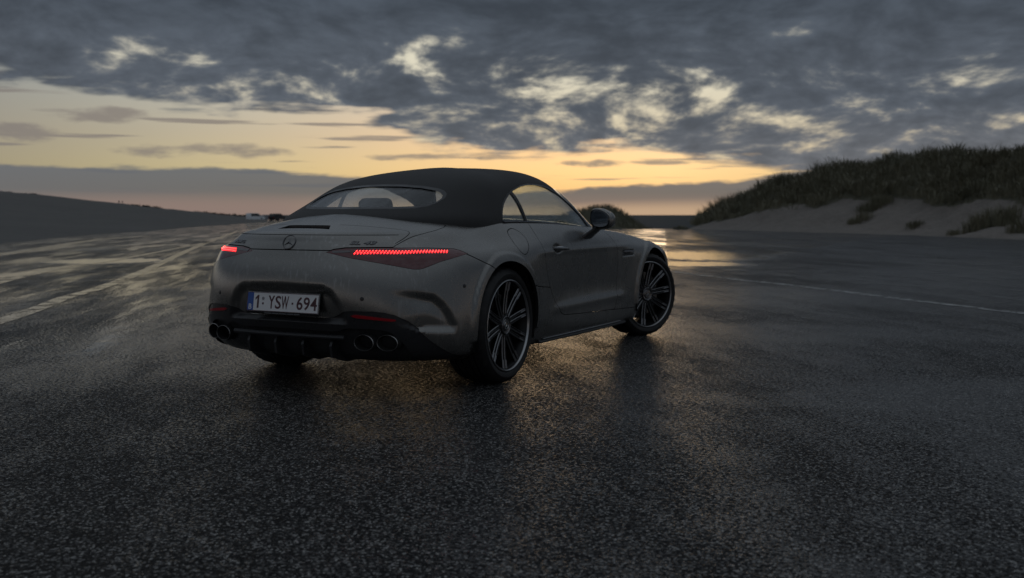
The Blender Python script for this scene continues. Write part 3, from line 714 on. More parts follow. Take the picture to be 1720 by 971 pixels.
# level curves of the body: z behind (centre, corner), z along the flank, z in front, half widths along the flank,
# rearmost y, squareness of the tail in plan, foremost y
BL=[
 dict(zr=(.215,.205),z=[.20,.185,.178,.172,.168,.165,.165,.17,.17,.17],zf=(.17,.17),w=[.86,.86,.86,.868,.872,.872,.868,.85,.84,.83],yr=-.845,n=3.2,yf=3.45),
 dict(zr=(.26,.25),z=[.25,.24,.225,.215,.21,.205,.205,.21,.21,.21],zf=(.22,.22),w=[.918,.91,.90,.902,.905,.905,.905,.895,.89,.88],yr=-.905,n=3.3,yf=3.56),
 dict(zr=(.35,.34),z=[.34,.34,.32,.305,.295,.29,.29,.30,.30,.30],zf=(.32,.32),w=[.945,.944,.928,.918,.916,.914,.916,.922,.93,.915],yr=-.945,n=3.25,yf=3.62),
 dict(zr=(.46,.45),z=[.45,.45,.43,.41,.40,.39,.39,.40,.41,.41],zf=(.42,.42),w=[.952,.955,.937,.915,.907,.907,.914,.93,.942,.93],yr=-.985,n=3.05,yf=3.64),
 dict(zr=(.58,.57),z=[.57,.57,.56,.54,.53,.52,.52,.53,.54,.54],zf=(.54,.54),w=[.947,.957,.942,.911,.896,.896,.91,.935,.948,.935],yr=-1.005,n=2.8,yf=3.63),
 dict(zr=(.70,.69),z=[.69,.69,.69,.68,.67,.66,.66,.67,.67,.66],zf=(.63,.63),w=[.938,.955,.944,.916,.900,.900,.912,.932,.942,.925],yr=-.995,n=2.65,yf=3.58),
 dict(zr=(.78,.775),z=[.77,.775,.775,.77,.765,.755,.75,.75,.74,.73],zf=(.68,.69),w=[.920,.944,.938,.918,.906,.904,.91,.922,.925,.905],yr=-.965,n=2.6,yf=3.48),
 dict(zr=(.835,.83),z=[.825,.835,.84,.835,.83,.82,.81,.80,.785,.76],zf=(.70,.715),w=[.885,.915,.917,.905,.895,.893,.893,.893,.893,.865],yr=-.942,n=2.55,yf=3.36),
 dict(zr=(.885,.868),z=[.872,.89,.90,.90,.895,.885,.87,.85,.822,.785],zf=(.71,.735),w=[.825,.863,.872,.868,.862,.858,.85,.84,.83,.79],yr=-.918,n=2.45,yf=3.27),
 dict(zr=(.925,.910),z=[.927,.950,.962,.962,.952,.934,.910,.885,.842,.797],zf=(.73,.755),w=[.77,.805,.815,.815,.81,.80,.79,.775,.75,.71],yr=-.885,n=2.35,yf=3.22),
 dict(zr=(.947,.945),z=[.972,.996,1.002,.997,.978,.953,.920,.89,.845,.80],zf=(.74,.77),w=[.69,.735,.745,.745,.74,.73,.71,.69,.65,.60],yr=-.83,n=2.35,yf=3.18),
 dict(zr=(.972,.982),z=[1.003,1.012,1.012,1.0,.985,.965,.930,.897,.853,.81],zf=(.755,.785),w=[.56,.60,.62,.62,.62,.61,.58,.55,.50,.44],yr=-.74,n=2.3,yf=3.13),
 dict(zr=(1.012,1.025),z=[1.034,1.035,1.032,1.02,1.0,.98,.945,.91,.866,.828],zf=(.79,.81),w=[.34,.38,.40,.40,.40,.40,.37,.34,.30,.25],yr=-.58,n=2.2,yf=3.07),
 dict(zr=(1.047,1.047),z=[1.047,1.048,1.046,1.03,1.01,.99,.955,.92,.88,.85],zf=(.835,.835),w=[0]*10,yr=-.40,n=2.2,yf=3.02),
]
def level_points(L,YS=YS,TR=TR,TF=TF):
    if 'ab' in L:
        a,b=L['ab']; YS=[a+(b-a)*(y-YS[0])/(YS[-1]-YS[0]) for y in YS]
    pts=[]
    q=quarter(L['w'][0],YS[0],L['yr'],L['n'],TR); nt=len(q)
    for i,(x,y) in enumerate(q):
        f=i/nt; z=L['zr'][0]+(L['zr'][1]-L['zr'][0])*min(1,f*1.4) if f<.72 else L['zr'][1]+(L['z'][0]-L['zr'][1])*(f-.72)/.28
        pts.append((x,y,z))
    pts+= [(w,y,z) for w,y,z in zip(L['w'],YS,L['z'])]
    q=quarter(L['w'][-1],YS[-1],L['yf'],L.get('nf',2.5),TF); nt=len(q)
    for i,(x,y) in enumerate(q):
        f=(i+1)/nt; z=L['z'][-1]+(L['zf'][1]-L['z'][-1])*min(1,f*2) if f<.5 else L['zf'][1]+(L['zf'][0]-L['zf'][1])*(f-.5)/.5
        pts.append((x,y,z))
    return pts
# level curves of the greenhouse (soft top, glass and windscreen as one smooth dome)
GYS=[.20,.45,.72,1.0,1.25,1.48]
GL=[
 dict(ab=(.20,1.62),zr=(1.025,1.005),z=[.995,.985,.975,.962,.95,.932],zf=(.915,.915),w=[.765,.785,.79,.79,.788,.775],yr=-.48,n=2.2,yf=2.22,nf=2.2),
 dict(ab=(.27,1.57),zr=(1.075,1.062),z=[1.055,1.05,1.045,1.03,1.01,.99],zf=(.965,.965),w=[.74,.766,.772,.770,.764,.75],yr=-.355,n=2.2,yf=2.11,nf=2.2),
 dict(ab=(.36,1.51),zr=(1.145,1.135),z=[1.13,1.135,1.13,1.12,1.10,1.065],zf=(1.035,1.035),w=[.70,.735,.743,.740,.730,.712],yr=-.18,n=2.2,yf=1.97,nf=2.3),
 dict(ab=(.46,1.43),zr=(1.225,1.218),z=[1.21,1.215,1.215,1.205,1.185,1.15],zf=(1.12,1.12),w=[.64,.683,.696,.695,.685,.668],yr=.04,n=2.2,yf=1.80,nf=2.4),
 dict(ab=(.57,1.34),zr=(1.293,1.283),z=[1.275,1.282,1.283,1.277,1.26,1.232],zf=(1.21,1.21),w=[.54,.595,.615,.618,.610,.59],yr=.26,n=2.2,yf=1.625,nf=2.5),
 dict(ab=(.68,1.26),zr=(1.338,1.325),z=[1.318,1.328,1.332,1.33,1.315,1.292],zf=(1.285,1.285),w=[.385,.45,.475,.48,.472,.45],yr=.48,n=2.1,yf=1.45,nf=2.4),
 dict(ab=(.79,1.17),zr=(1.358,1.35),z=[1.345,1.353,1.358,1.357,1.35,1.34],zf=(1.335,1.335),w=[.20,.24,.25,.25,.245,.23],yr=.66,n=2.1,yf=1.29,nf=2.2),
 dict(ab=(.86,1.10),zr=(1.365,1.366),z=[1.366]*6,zf=(1.364,1.362),w=[0]*6,yr=.78,n=2.1,yf=1.17,nf=2.1),
]
GTR=[math.radians(a) for a in (0,12,26,41,57,73)]
GTF=[math.radians(a) for a in (72,52,34,17,0)]
for L in GL:
    up=lambda z:z+.010*float(sstep(1.12,1.25,np.array(z)))
    L['zr']=tuple(map(up,L['zr'])); L['z']=list(map(up,L['z'])); L['zf']=tuple(map(up,L['zf']))
B0=sheet(np.array([level_points(L) for L in BL]),15,10)
GP=np.array([level_points(L,GYS,GTR,GTF) for L in GL])
GP=np.concatenate([[GP[0]+(GP[0]-GP[1])*[.35,.35,1.0]],GP])        # a hem below the belt line
G0=sheet(GP,10,9)
N0=normals(B0)
X,Y,Z=B0[...,0],B0[...,1],B0[...,2]
DS=np.array([.785,.62]); S_=X*DS[0]+Y*DS[1]         # runs round the tail corner
disp=np.zeros(X.shape)
REAR_ARCH=(-.025,.362,.392); FRONT_ARCH=(2.70,.365,.392)
for (cy,cz,r) in (REAR_ARCH,FRONT_ARCH):             # wheel arch flares
    d=np.hypot(Y-cy,Z-cz); disp+=.014*(1-sstep(r+.036,r+.058,d))*(X>.70)*(Z>.30)+.004*(1-sstep(r+.05,r+.2,d))*(X>.7)
# number plate recess
edge=[(-.43,.44),(-.40,.54),(-.35,.615),(-.29,.643),(0,.650),(.29,.643),(.35,.615),(.40,.54),(.43,.44)]
rec=inside(X,Z,edge)&(Y<-.7)
dr=dist_line(X,Z,edge)
sdr=np.where(rec,dr,-dr); disp-=.031*(Y<-.7)*sstep(-.006,.05,sdr)
# scoops behind the rear wheels
se=[(-.20,.640),(-.037,.622),(.122,.603),(.222,.583),(.278,.537),(.320,.477),(.350,.412),(.338,.381),(.176,.392),(.10,.41)]
sp=se+[(0,.44),(-.16,.52)]
ds=dist_line(S_,Z,se[1:9])
sds=np.where(inside(S_,Z,sp),ds,-ds)
disp-=.024*(Y<-.25)*sstep(-.014,.032,sds)*np.exp(-(np.maximum(ds,0)/.17)**1.6)*sstep(-.08,.22,S_)
# spoiler lip along the boot lid edge
lip=sstep(.880,.915,Z)*(1-sstep(.922,.952,Z))*(Y<-.3)*(1-sstep(.5,.72,X))
disp+=.007*lip
# lower feature line of the doors, shoulder crease
dd=sstep(.55,.8,Y)*(1-sstep(1.95,2.15,Y))*(X>.6)
disp+=dd*(.010*np.exp(-((Z-.395)/.03)**2)-.004*np.exp(-((Z-.50)/.06)**2))
disp+=sstep(.3,.6,Y)*(1-sstep(2.0,2.3,Y))*(X>.6)*.006*np.exp(-((Z-.787)/.020)**2)
# fender vent recess
fv=(1-sstep(.10,.12,np.abs(Y-2.13)))*(1-sstep(.018,.026,np.abs(Z-.73)))*(X>.8); disp-=.010*fv
# handle pocket
hp=np.clip(1-((Y-.76)/.085)**2-((Z-.806)/.036)**2,0,1)*(X>.7); disp-=.014*sstep(0,.7,hp)
B1=B0+N0*disp[...,None]; N1=normals(B1); GN=normals(G0)
SKIN=Skin(B1,N1); 
CAR=tag(empty('convertible_car',(0,0,0)),'dark satin grey convertible with black canvas roof and lit tail lamps on wet asphalt','car')
T_=.022
shell=dome(B1,0,-T_,N1)
lampf=lambda s,t,d:(s*DS[0]+d*DS[1],s*DS[1]-d*DS[0],t)     # frame looking square at the right tail corner
def lampS(p): return (p[0]*DS[0]+p[1]*DS[1],p[2])
LAMP3=[(.265,-.932,.825),(.309,-.915,.841),(.375,-.892,.850),(.50,-.835,.852),(.632,-.75,.852),(.74,-.62,.850),(.824,-.476,.842),(.845,-.445,.833),(.880,-.403,.811),(.823,-.614,.771),(.774,-.718,.736),(.755,-.735,.7315),(.734,-.759,.7325),(.585,-.857,.766),(.41,-.914,.796)]
LAMP=[lampS(p) for p in LAMP3]
mirX=lambda P:[(-a,b) for a,b in P[::-1]]
def both(fn_poly,frame,lo,hi):
    """cutters on the right and, mirrored, on the left"""
    m=prism(fn_poly,frame,lo,hi); return [m,mirror_mesh(m)]
# outlines
DOOR=[(.56,1.2),(.545,.99),(.519,.949),(.502,.898),(.499,.852),(.506,.79),(.525,.70),(.562,.62),(.612,.55),(.67,.49),(.732,.425),(.80,.365),(.83,.350),(.889,.338),(1.15,.324),(1.427,.312),(1.70,.301),(1.82,.297),(1.855,.31),(1.872,.345),(1.895,.45),(1.909,.563),(1.913,.66),(1.909,.748),(1.885,.824),(1.83,.90),(1.79,.96),(1.76,1.2)]
BOOT=[(0,-1.4),(.545,-1.4),(.575,-.90),(.608,-.763),(.632,-.654),(.656,-.536),(.672,-.42),(.670,-.33),(.655,-.28),(.62,-.23),(0,-.20)]
BOOT=BOOT+[(-a,b) for a,b in BOOT[::-1] if a>0]
DUP=[(0,.456),(.256,.457),(.329,.468),(.385,.492),(.419,.503),(.459,.507),(.574,.506),(.63,.50),(.677,.487),(.734,.453),(.784,.392),(.835,.313),(.86,.27),(.89,.20),(.89,-.1)]
DLO=[(0,.388),(.295,.384),(.34,.386),(.367,.392),(.395,.403),(.43,.408),(.566,.406),(.62,.400),(.655,.385),(.685,.355),(.708,.315),(.722,.27),(.73,.20),(.73,-.1)]
full=lambda P:P+[(-a,b) for a,b in P[::-1] if a>0]
FLAP=catmull([(.188,.925),(.160,.875),(.150,.84),(.165,.802),(.212,.788),(.268,.812),(.316,.852),(.335,.89),(.318,.925),(.26,.945)],4,True)
# wheel openings
def arch(a,grow=0,x0=.45,x1=1.2):
    cy,cz,r=a; return prism([(cy+(r+grow)*math.cos(k*math.pi/48),cz+(r+grow)*math.sin(k*math.pi/48)) for k in range(96)],FX,x0,x1)
body=shell
for a in (REAR_ARCH,FRONT_ARCH):
    m=arch(a); body=cut(cut(body,m),mirror_mesh(m))
arched=body
cabin=[(-.62,.12),(-.66,.35),(-.70,.7),(-.71,1.2),(-.70,1.55),(-.64,1.82),(-.45,1.96),(0,2.02)]
cabin=cabin+[(-a,b) for a,b in cabin[::-1] if a<0]
body=cut(body,prism(cabin,FZ,.80,1.3))
open_body=body
doorc=both(DOOR,FX,.66,1.2); lampc=both(LAMP,lampf,.25,1.5); bootc=prism(BOOT,FZ,.833,1.4)
diffc=prism(full(DUP),FY,-1.5,-.45); lowc=prism(full(DLO),FY,-1.5,-.45)
for c in doorc+lampc+[bootc,diffc]: body=cut(body,c)
flapc=prism(inset(FLAP,-.0045),FX,.6,1.2)
body=cut(body,flapc)
# shut lines that end inside the panel
for line,fr,lo,hi in ([(.25,.592),(.35,.576),(.48,.562),(.64,.548)],FX,.6,1.2),([(1.80,.298),(2.0,.289),(2.17,.281),(2.35,.275)],FX,.6,1.2):
    for c in both(ribbon(line,.005),fr,lo,hi): body=cut(body,c)
bl=[lampS((.872,-.420,.812)),lampS((.890,-.36,.789)),lampS((.905,-.30,.766)),lampS((.92,-.22,.738)),lampS((.932,-.14,.70))]
for c in both(ribbon(bl,.005),lampf,.2,1.6): body=cut(body,c)
panel('body_shell',body,SKIN,PAINT,GAP,CAR)
# doors
dm=inter(open_body,prism(inset(DOOR,.0045),FX,.663,1.2))
door=panel('door',dm,SKIN,PAINT,GAP,CAR); door2=panel('door',mirror_mesh(dm),SKIN,PAINT,GAP,CAR)
fm=inter(inter(arched,prism(FLAP,FX,.6,1.2)),prism([(-9,-9),(9,-9),(9,9),(-9,9)],FX,.5,1.3))
panel('fuel_flap',fm,SKIN,PAINT,GAP,CAR)
# boot lid, with the slot of the third brake light
bm_=inter(shell,prism(inset(BOOT,.0045),FZ,.8385,1.4))
lampc2=both(inset(LAMP,-.004),lampf,.25,1.5)
for c in lampc2: bm_=cut(bm_,c)
SLOT=[(-.19,-.80),(.19,-.80),(.15,-.735),(-.15,-.735)]
bm_=cut(bm_,prism(SLOT,FZ,.8,1.3))
SPO=[(.60,-.735),(.615,-.66),(.605,-.60),(.56,-.585),(.44,-.645),(.30,-.69),(.20,-.71)]
for c in both(ribbon(catmull(SPO,4),.004),FZ,.85,1.3): bm_=cut(bm_,c)
bm_=cut(bm_,prism([(-.58,.9190),(.58,.9190),(.58,.9225),(-.58,.9225)],FY,-1.2,-.62))
boot=panel('boot_lid',bm_,SKIN,PAINT,GAP,CAR)
# underneath the lip a fine shut line of the moving spoiler
# tail lamps
SKL=Skin(B1,N1,-.0015)
lshell=dome(B1,-.0015,-.016,N1)
lm=inter(lshell,prism(inset(LAMP,.002),lampf,.25,1.5))
def on_skin(x,y,z,d=0.0):
    """nearest point of the skin, moved out by d, and its normal"""
    loc,n,i,_=SKIN.t.find_nearest(Vector((x,y,z))); _,nn=SKIN.query(loc)
    return Vector(loc)+Vector(nn)*d,Vector(nn)
for sg in (1,-1):
    lo=panel('tail_lamp',lm if sg>0 else mirror_mesh(lm),SKL,LAMPGLASS,GAP,CAR)
    A=MB(); K=MB(); n=30
    P0=[(.428,-.885,.8245),(.52,-.845,.826),(.648,-.765,.8265),(.75,-.645,.826),(.82,-.53,.8245)]
    cv=catmull(P0,40); 
    seg=np.cumsum([0]+[math.dist(a,b) for a,b in zip(cv[:-1],cv[1:])])
    def at_len(f):
        s=f*seg[-1]; k=min(max(int(np.searchsorted(seg,s))-1,0),len(cv)-2); tt=(s-seg[k])/(seg[k+1]-seg[k]); return np.array(cv[k])*(1-tt)+np.array(cv[k+1])*tt
    for i in range(n):
        f=(i+.5)/n
        for h,(dz,da,r) in enumerate(((.0080,.0044,.0055),(-.0080,-.0044,.0055))):
            p=at_len(min(max(f+da/seg[-1],0),1)); q=at_len(min(max(f+da/seg[-1]+.012,0),1))
            c,nn=on_skin(p[0],p[1],p[2]+dz,.0012); tdir=Vector(q-p).normalized(); upv=nn.cross(tdir).normalized()
            if upv.z<0: upv=-upv
            # a small cut-glass lozenge leaning along the bar
            e1=tdir*.0082; e2=(upv*.0105+tdir*.0045)
            for MBk,sc,off in ((A,1.0,0),(K,.42,.0022)):
                v=[c-e1*sc-nn*.004,c-e2*sc-nn*.004,c+e1*sc-nn*.004,c+e2*sc-nn*.004,c+nn*(.0025+off)]
                if sg<0: v=[Vector((-p_.x,p_.y,p_.z)) for p_ in v]
                MBk.add(v,[(0,1,4),(1,2,4),(2,3,4),(3,0,4),(3,2,1,0)])
    tag(A.build('light_bar',LED,lo,False),kind='stuff'); tag(K.build('light_core',LEDCORE,lo,False),kind='stuff')
    # the clear inner end of the lamp
    Cl=MB(); v=[]
    for (x,y,z) in ((.30,-.92,.834),(.40,-.885,.832),(.405,-.885,.819),(.31,-.92,.820)):
        p,nn=on_skin(x,y,z,.0008); v.append((sg*p.x,p.y,p.z))
    Cl.add(v+[(a,b+.004,c) for a,b,c in v],[(0,1,2,3),(7,6,5,4),(0,4,5,1),(1,5,6,2),(2,6,7,3),(3,7,4,0)]); Cl.build('reversing_lamp',LAMPCLEAR,lo,False)
# black lower bumper in two steps
band=inter(dome(B1,-.005,-.03,N1),prism(full(DUP),FY,-1.5,-.47))
band=cut(band,lowc)
for a in (REAR_ARCH,): 
    m=arch(a); band=cut(cut(band,m),mirror_mesh(m))
SKB=Skin(B1,N1,-.005)
bumper=panel('rear_bumper_trim',band,SKB,TRIM,GAP,CAR)
B2=B1.copy(); B2[...,1]+=.035*(B1[...,1]<-.3); N2=normals(B2)
low=inter(dome(B2,-.0,-.02,N2),prism(full([(a+.012 if a>0 else a,b+.012) for a,b in DLO]),FY,-1.5,-.47))
SKD=Skin(B2,N2,0)
m=arch(REAR_ARCH); low=cut(cut(low,m),mirror_mesh(m))
diff=panel('diffuser',low,SKD,TRIM,GAP,CAR)
# ------------------------------------------------------------------ roof and glass
gskin=Skin(G0,GN); gl_skin=Skin(G0,GN,-.004)
gshell=dome(G0,0,-.018,GN); glshell=dome(G0,-.004,-.008,GN)
SG=[(.232,.86),(.234,1.004),(.262,1.04),(.300,1.075),(.345,1.108),(.403,1.141),(.47,1.173),(.538,1.199),(.648,1.228),(.735,1.240),(.817,1.245),(.92,1.245),(1.007,1.239),(1.08,1.227),(1.144,1.210),(1.25,1.186),(1.35,1.157),(1.44,1.121),(1.526,1.077),(1.58,1.040),(1.615,1.005),(1.638,.95),(1.645,.86)]
QUART=[(y,z) for y,z in SG if y<.49]+[(.500,1.183),(.548,.86)]
WIND=[(y,z) for y,z in SG if y>.52]; WIND=[(.573,.86),(.526,1.192)]+WIND
RW=[(0,1.0735),(.30,1.0735),(.42,1.078),(.47,1.09),(.495,1.112),(.500,1.138),(.485,1.163),(.450,1.184),(.405,1.198),(.30,1.215),(.15,1.227),(0,1.230)]
RW=RW+[(-a,b) for a,b in RW[::-1] if a>0]
WS=[(0,1.300),(.25,1.295),(.42,1.275),(.49,1.25),(.545,1.20),(.60,1.12),(.645,1.03),(.675,.95),(.69,.85)]
WS=WS+[(-a,b) for a,b in WS[::-1] if a>0]
sgc=both(inset(SG,-.006),FX,.3,1.2); rwc=prism(RW,FY,-1.0,.45); wsc=prism(WS,FY,1.15,2.6)
FRONT=[(1.36,1.6),(1.30,1.27),(1.24,1.205),(1.22,1.10),(1.22,.5),(2.8,.5),(2.8,1.6)]
fab=gshell
for c in sgc+[rwc,wsc]: fab=cut(fab,c)
frontc=prism(FRONT,FX,-1.2,1.2)
soft=cut(fab,frontc); frame=inter(fab,prism(inset(FRONT,.002),FX,-1.2,1.2))
top=panel('soft_top',soft,gskin,CANVAS,CANVAS,CAR)
panel('windscreen_frame',frame,gskin,GLOSSBLACK,GLOSSBLACK,CAR)
rw=panel('rear_window',inter(glshell,prism(inset(RW,.0015),FY,-1.0,.45)),gl_skin,GLASS,GLASS,top)
panel('windscreen',inter(glshell,prism(inset(WS,.0015),FY,1.15,2.6)),gl_skin,SIDEGLASS,SIDEGLASS,CAR)
seal=inter(dome(G0,.0015,-.014,GN),prism(inset(SG,-.005),FX,.3,1.2)); seal=cut(seal,prism(inset(SG,.004),FX,.2,1.3))
seal=cut(seal,prism([(0,.8),(2,.8),(2,.93),(0,.985)],FX,.2,1.3))
skin2=Skin(G0,GN,.0015)
rwseal=cut(inter(dome(G0,.001,-.010,GN),prism(inset(RW,-.004),FY,-1.0,.44)),prism(inset(RW,.010),FY,-1.1,.46))
panel('window_seal',rwseal,Skin(G0,GN,.001),TRIM,TRIM,top)
for sg in (1,-1):
    f=(lambda m:m) if sg>0 else mirror_mesh
    panel('window_frame',f(seal.copy()),skin2,GLOSSBLACK,GLOSSBLACK,CAR)
    q=inter(glshell,prism(inset(QUART,.001),FX,.3,1.2)); panel('quarter_window',f(q),gl_skin,SIDEGLASS,SIDEGLASS,CAR)
    w=inter(glshell,prism(inset(WIND,.001),FX,.3,1.2)); panel('side_window',f(w),gl_skin,SIDEGLASS,SIDEGLASS,CAR)
    dv=inter(dome(G0,-.001,-.014,GN),prism(ribbon([(.512,1.19),(.562,.86)],.030),FX,.3,1.2)); panel('window_divider',f(dv),Skin(G0,GN,-.001),GLOSSBLACK,GLOSSBLACK,CAR)
    # belt moulding where glass and body meet
    pts=[]
    for k in range(25):
        y=.24+k*(1.66-.24)/24; z=1.0-.009*(k/24)-.052*(k/24)**1.6
        loc,nn,i,_=gskin.t.find_nearest(Vector((.80,y,z-.004))); p=Vector(loc)+Vector(nn)*.004
        pts.append((sg*p.x,p.y,p.z))
    MB().tube(pts,.0055,8).build('belt_moulding',DARKCHROME,CAR)
# ------------------------------------------------------------------ wheels
def spoke(off0,off1,r0,r1,w,x0,x1,th):
    """a bar from hub to rim along y, lateral offsets off0/off1, tapering, outer face at x0..x1, bright turned edges"""
    P=lambda x,r,o:(x,r,o)
    ring=lambda x,r,o,ww,t_:[P(x-.003,r,o),P(x,r,o-ww*.5+.0042),P(x-.0040,r,o-ww*.5),P(x-t_,r,o-ww*.42),P(x-t_,r,o+ww*.42),P(x-.0040,r,o+ww*.5),P(x,r,o+ww*.5-.0042)]
    rs=[ring(x0+(x1-x0)*f-.006*math.sin(math.pi*f),r0+(r1-r0)*f,off0+(off1-off0)*f,w*(1.25-.30*f),th*(1.1-.3*f)) for f in (0,.25,.5,.75,1)]
    m=MB().loft(rs).mesh(); b=bmesh.new(); b.from_mesh(m); bmesh.ops.recalc_face_normals(b,faces=b.faces); b.to_mesh(m); b.free()
    m.materials.append(RIMDARK); m.materials.append(SPOKEEDGE)
    for p in m.polygons:
        if .3<p.normal.x<.9: p.material_index=1
    return m
def make_wheel(width,R,name='wheel'):
    root=empty(name); h=width/2; rr=.281
    ty=MB(); pr=[(h-.028,rr-.008),(h-.006,rr+.004),(h+.002,rr+.022),(h+.004,(rr+R)/2),(h-.004,R-.028),(h-.016,R-.010),(h-.032,R-.003)]
    tr=[]
    for gx in (.068,.024):          # rain grooves
        tr+= [(gx+.006,R),(gx+.0055,R-.008),(gx-.0055,R-.008),(gx-.006,R)]
    prof=pr+[(h-.05,R-.001)]+tr; prof=prof+[(-a,b) for a,b in prof[::-1]]
    ty.lathe(prof,108)
    np_=len(prof)
    for j in range(108):            # notched tread shoulders
        if j%3==0:
            for i in (5,6,7,np_-6,np_-7,np_-8):
                x,y,z=ty.v[j*np_+i]; k=1-.006/R; ty.v[j*np_+i]=(x,y*k,z*k)
    tyre=ty.build('tyre',RUBBER,root,angle=40)
    rim=MB(); rim.lathe([(h-.012,rr-.010),(h-.002,rr-.008),(h+.001,rr-.004),(h-.001,rr+.001),(h-.010,rr+.002)],96); lip=rim.build('rim_lip',RIMLIP,root,angle=50)
    bar=MB(); bar.lathe([(h-.012,rr-.012),(h-.030,rr-.022),(h-.06,rr-.034),(h-.14,rr-.042),(-h+.02,rr-.02),(-h+.005,rr)],96); rimo=bar.build('rim',RIMDARK,root,angle=50)
    n=10; ms=[spoke(s_*.0135,s_*.0175,.046,rr-.012,.0205,h-.030,h-.014,.026) for s_ in (-1,1)]
    for m in ms: m.shade_smooth(); m.set_sharp_from_angle(angle=.5)
    for k in range(n):
        for m in ms:
            o=bpy.data.objects.new('spoke',m); COL.objects.link(o); o.parent=root; o.rotation_euler=(2*math.pi*(k+.25)/n,0,0)
    hub=MB(); hub.lathe([(h-.075,.092),(h-.045,.088),(h-.033,.078),(h-.031,.060),(h-.0265,.056)],48); hub.build('hub',RIMDARK,root,angle=30)
    cap=MB(); cap.lathe([(h-.03,.058),(h-.021,.057),(h-.0185,.053),(h-.0225,.049),(h-.0245,.038),(h-.0205,.034),(h-.0185,.02),(h-.018,.0001)],48); capo=cap.build('centre_cap',DARKCHROME,root,angle=25)
    em=MB()                               # ring and three-pointed star on the cap
    em.lathe([(h-.0185,.0225),(h-.0160,.0235),(h-.0160,.0265),(h-.0185,.0275)],40)
    for k in range(3):
        a=math.pi/2+2*math.pi*k/3; t_=Vector((0,math.cos(a),math.sin(a))); q=Vector((0,-math.sin(a),math.cos(a)))
        v=[t_*.024,q*.004,-t_*.002,-q*.004]; v=[Vector((h-.0175,0,0))+p for p in v]+[Vector((h-.0145,0,0))]
        em.add(v,[(0,1,4),(1,2,4),(2,3,4),(3,0,4)])
    em.build('cap_emblem',CHROME,root,False,recalc=False)
    bo=MB().lathe([(0,.0001),(0,.009),(-.012,.010)],8).mesh(); bo.materials.append(DARKCHROME)
    for k in range(5):
        a=2*math.pi*k/5; o=bpy.data.objects.new('wheel_bolt',bo); COL.objects.link(o); o.parent=root; o.location=(h-.030,.068*math.cos(a),.068*math.sin(a))
    dk=MB(); dk.lathe([(h-.085,.075),(h-.085,.19),(h-.115,.19),(h-.115,.075)],64,close=True); dk.build('brake_disc',DISC,root,angle=30)
    cal=MB(); rings=[]
    for k in range(9):
        a=math.radians(150+k*9); rings.append([(x,r*math.cos(a),r*math.sin(a)) for x,r in ((h-.065,.125),(h-.062,.20),(h-.085,.215),(h-.135,.215),(h-.14,.125))])
    cal.loft(rings); cal.build('brake_caliper',CALIPER,root,angle=40)
    return root
w0=make_wheel(.275,.357)
def place_wheel(w,x,y,z,rz,spin):
    w.parent=CAR; w.location=(x,y,z); w.rotation_euler=(spin,0,rz)
place_wheel(w0,.80,0,.356,0,math.radians(4))
w1=copy_tree(w0); place_wheel(w1,-.80,0,.356,math.pi,.3)
w2=copy_tree(w0); place_wheel(w2,.79,2.70,.356,-math.radians(24),.6)
w3=copy_tree(w0); place_wheel(w3,-.80,2.70,.356,math.pi-math.radians(24),.2)
for w in (w0,w1,w2,w3):
    for k in [c for c in w.keys() if c in('label','category')]: del w[k]
# wheel housings, floor
for (cy,cz,r) in (REAR_ARCH,FRONT_ARCH):
    for sg in (1,-1):
        l=MB(); rings=[]
        for k in range(25):
            a=math.radians(-18+k*216/24); rings.append([(sg*.93,cy+(r+.012)*math.cos(a),cz+(r+.012)*math.sin(a)),(sg*.52,cy+(r+.012)*math.cos(a),cz+(r+.012)*math.sin(a))])
        v=[p for q in rings for p in q]; f=[(2*i,2*i+1,2*i+3,2*i+2) for i in range(24)]
        c0=len(v); v.append((sg*.52,cy,cz)); f+=[(2*i+1,c0,2*i+3) for i in range(24)]
        l.add(v,f); l.build('wheel_arch_liner',UNDER,CAR,recalc=False)
fl=MB(); fl.box((0,1.35,.20),(1.50,1.75,.05)); fl.box((0,-.55,.26),(1.0,.40,.05)); fl.box((0,3.2,.2),(1.3,.5,.05)); fl.box((0,.1,.30),(.95,1.3,.10)); fl.build('underbody',UNDER,CAR,False)
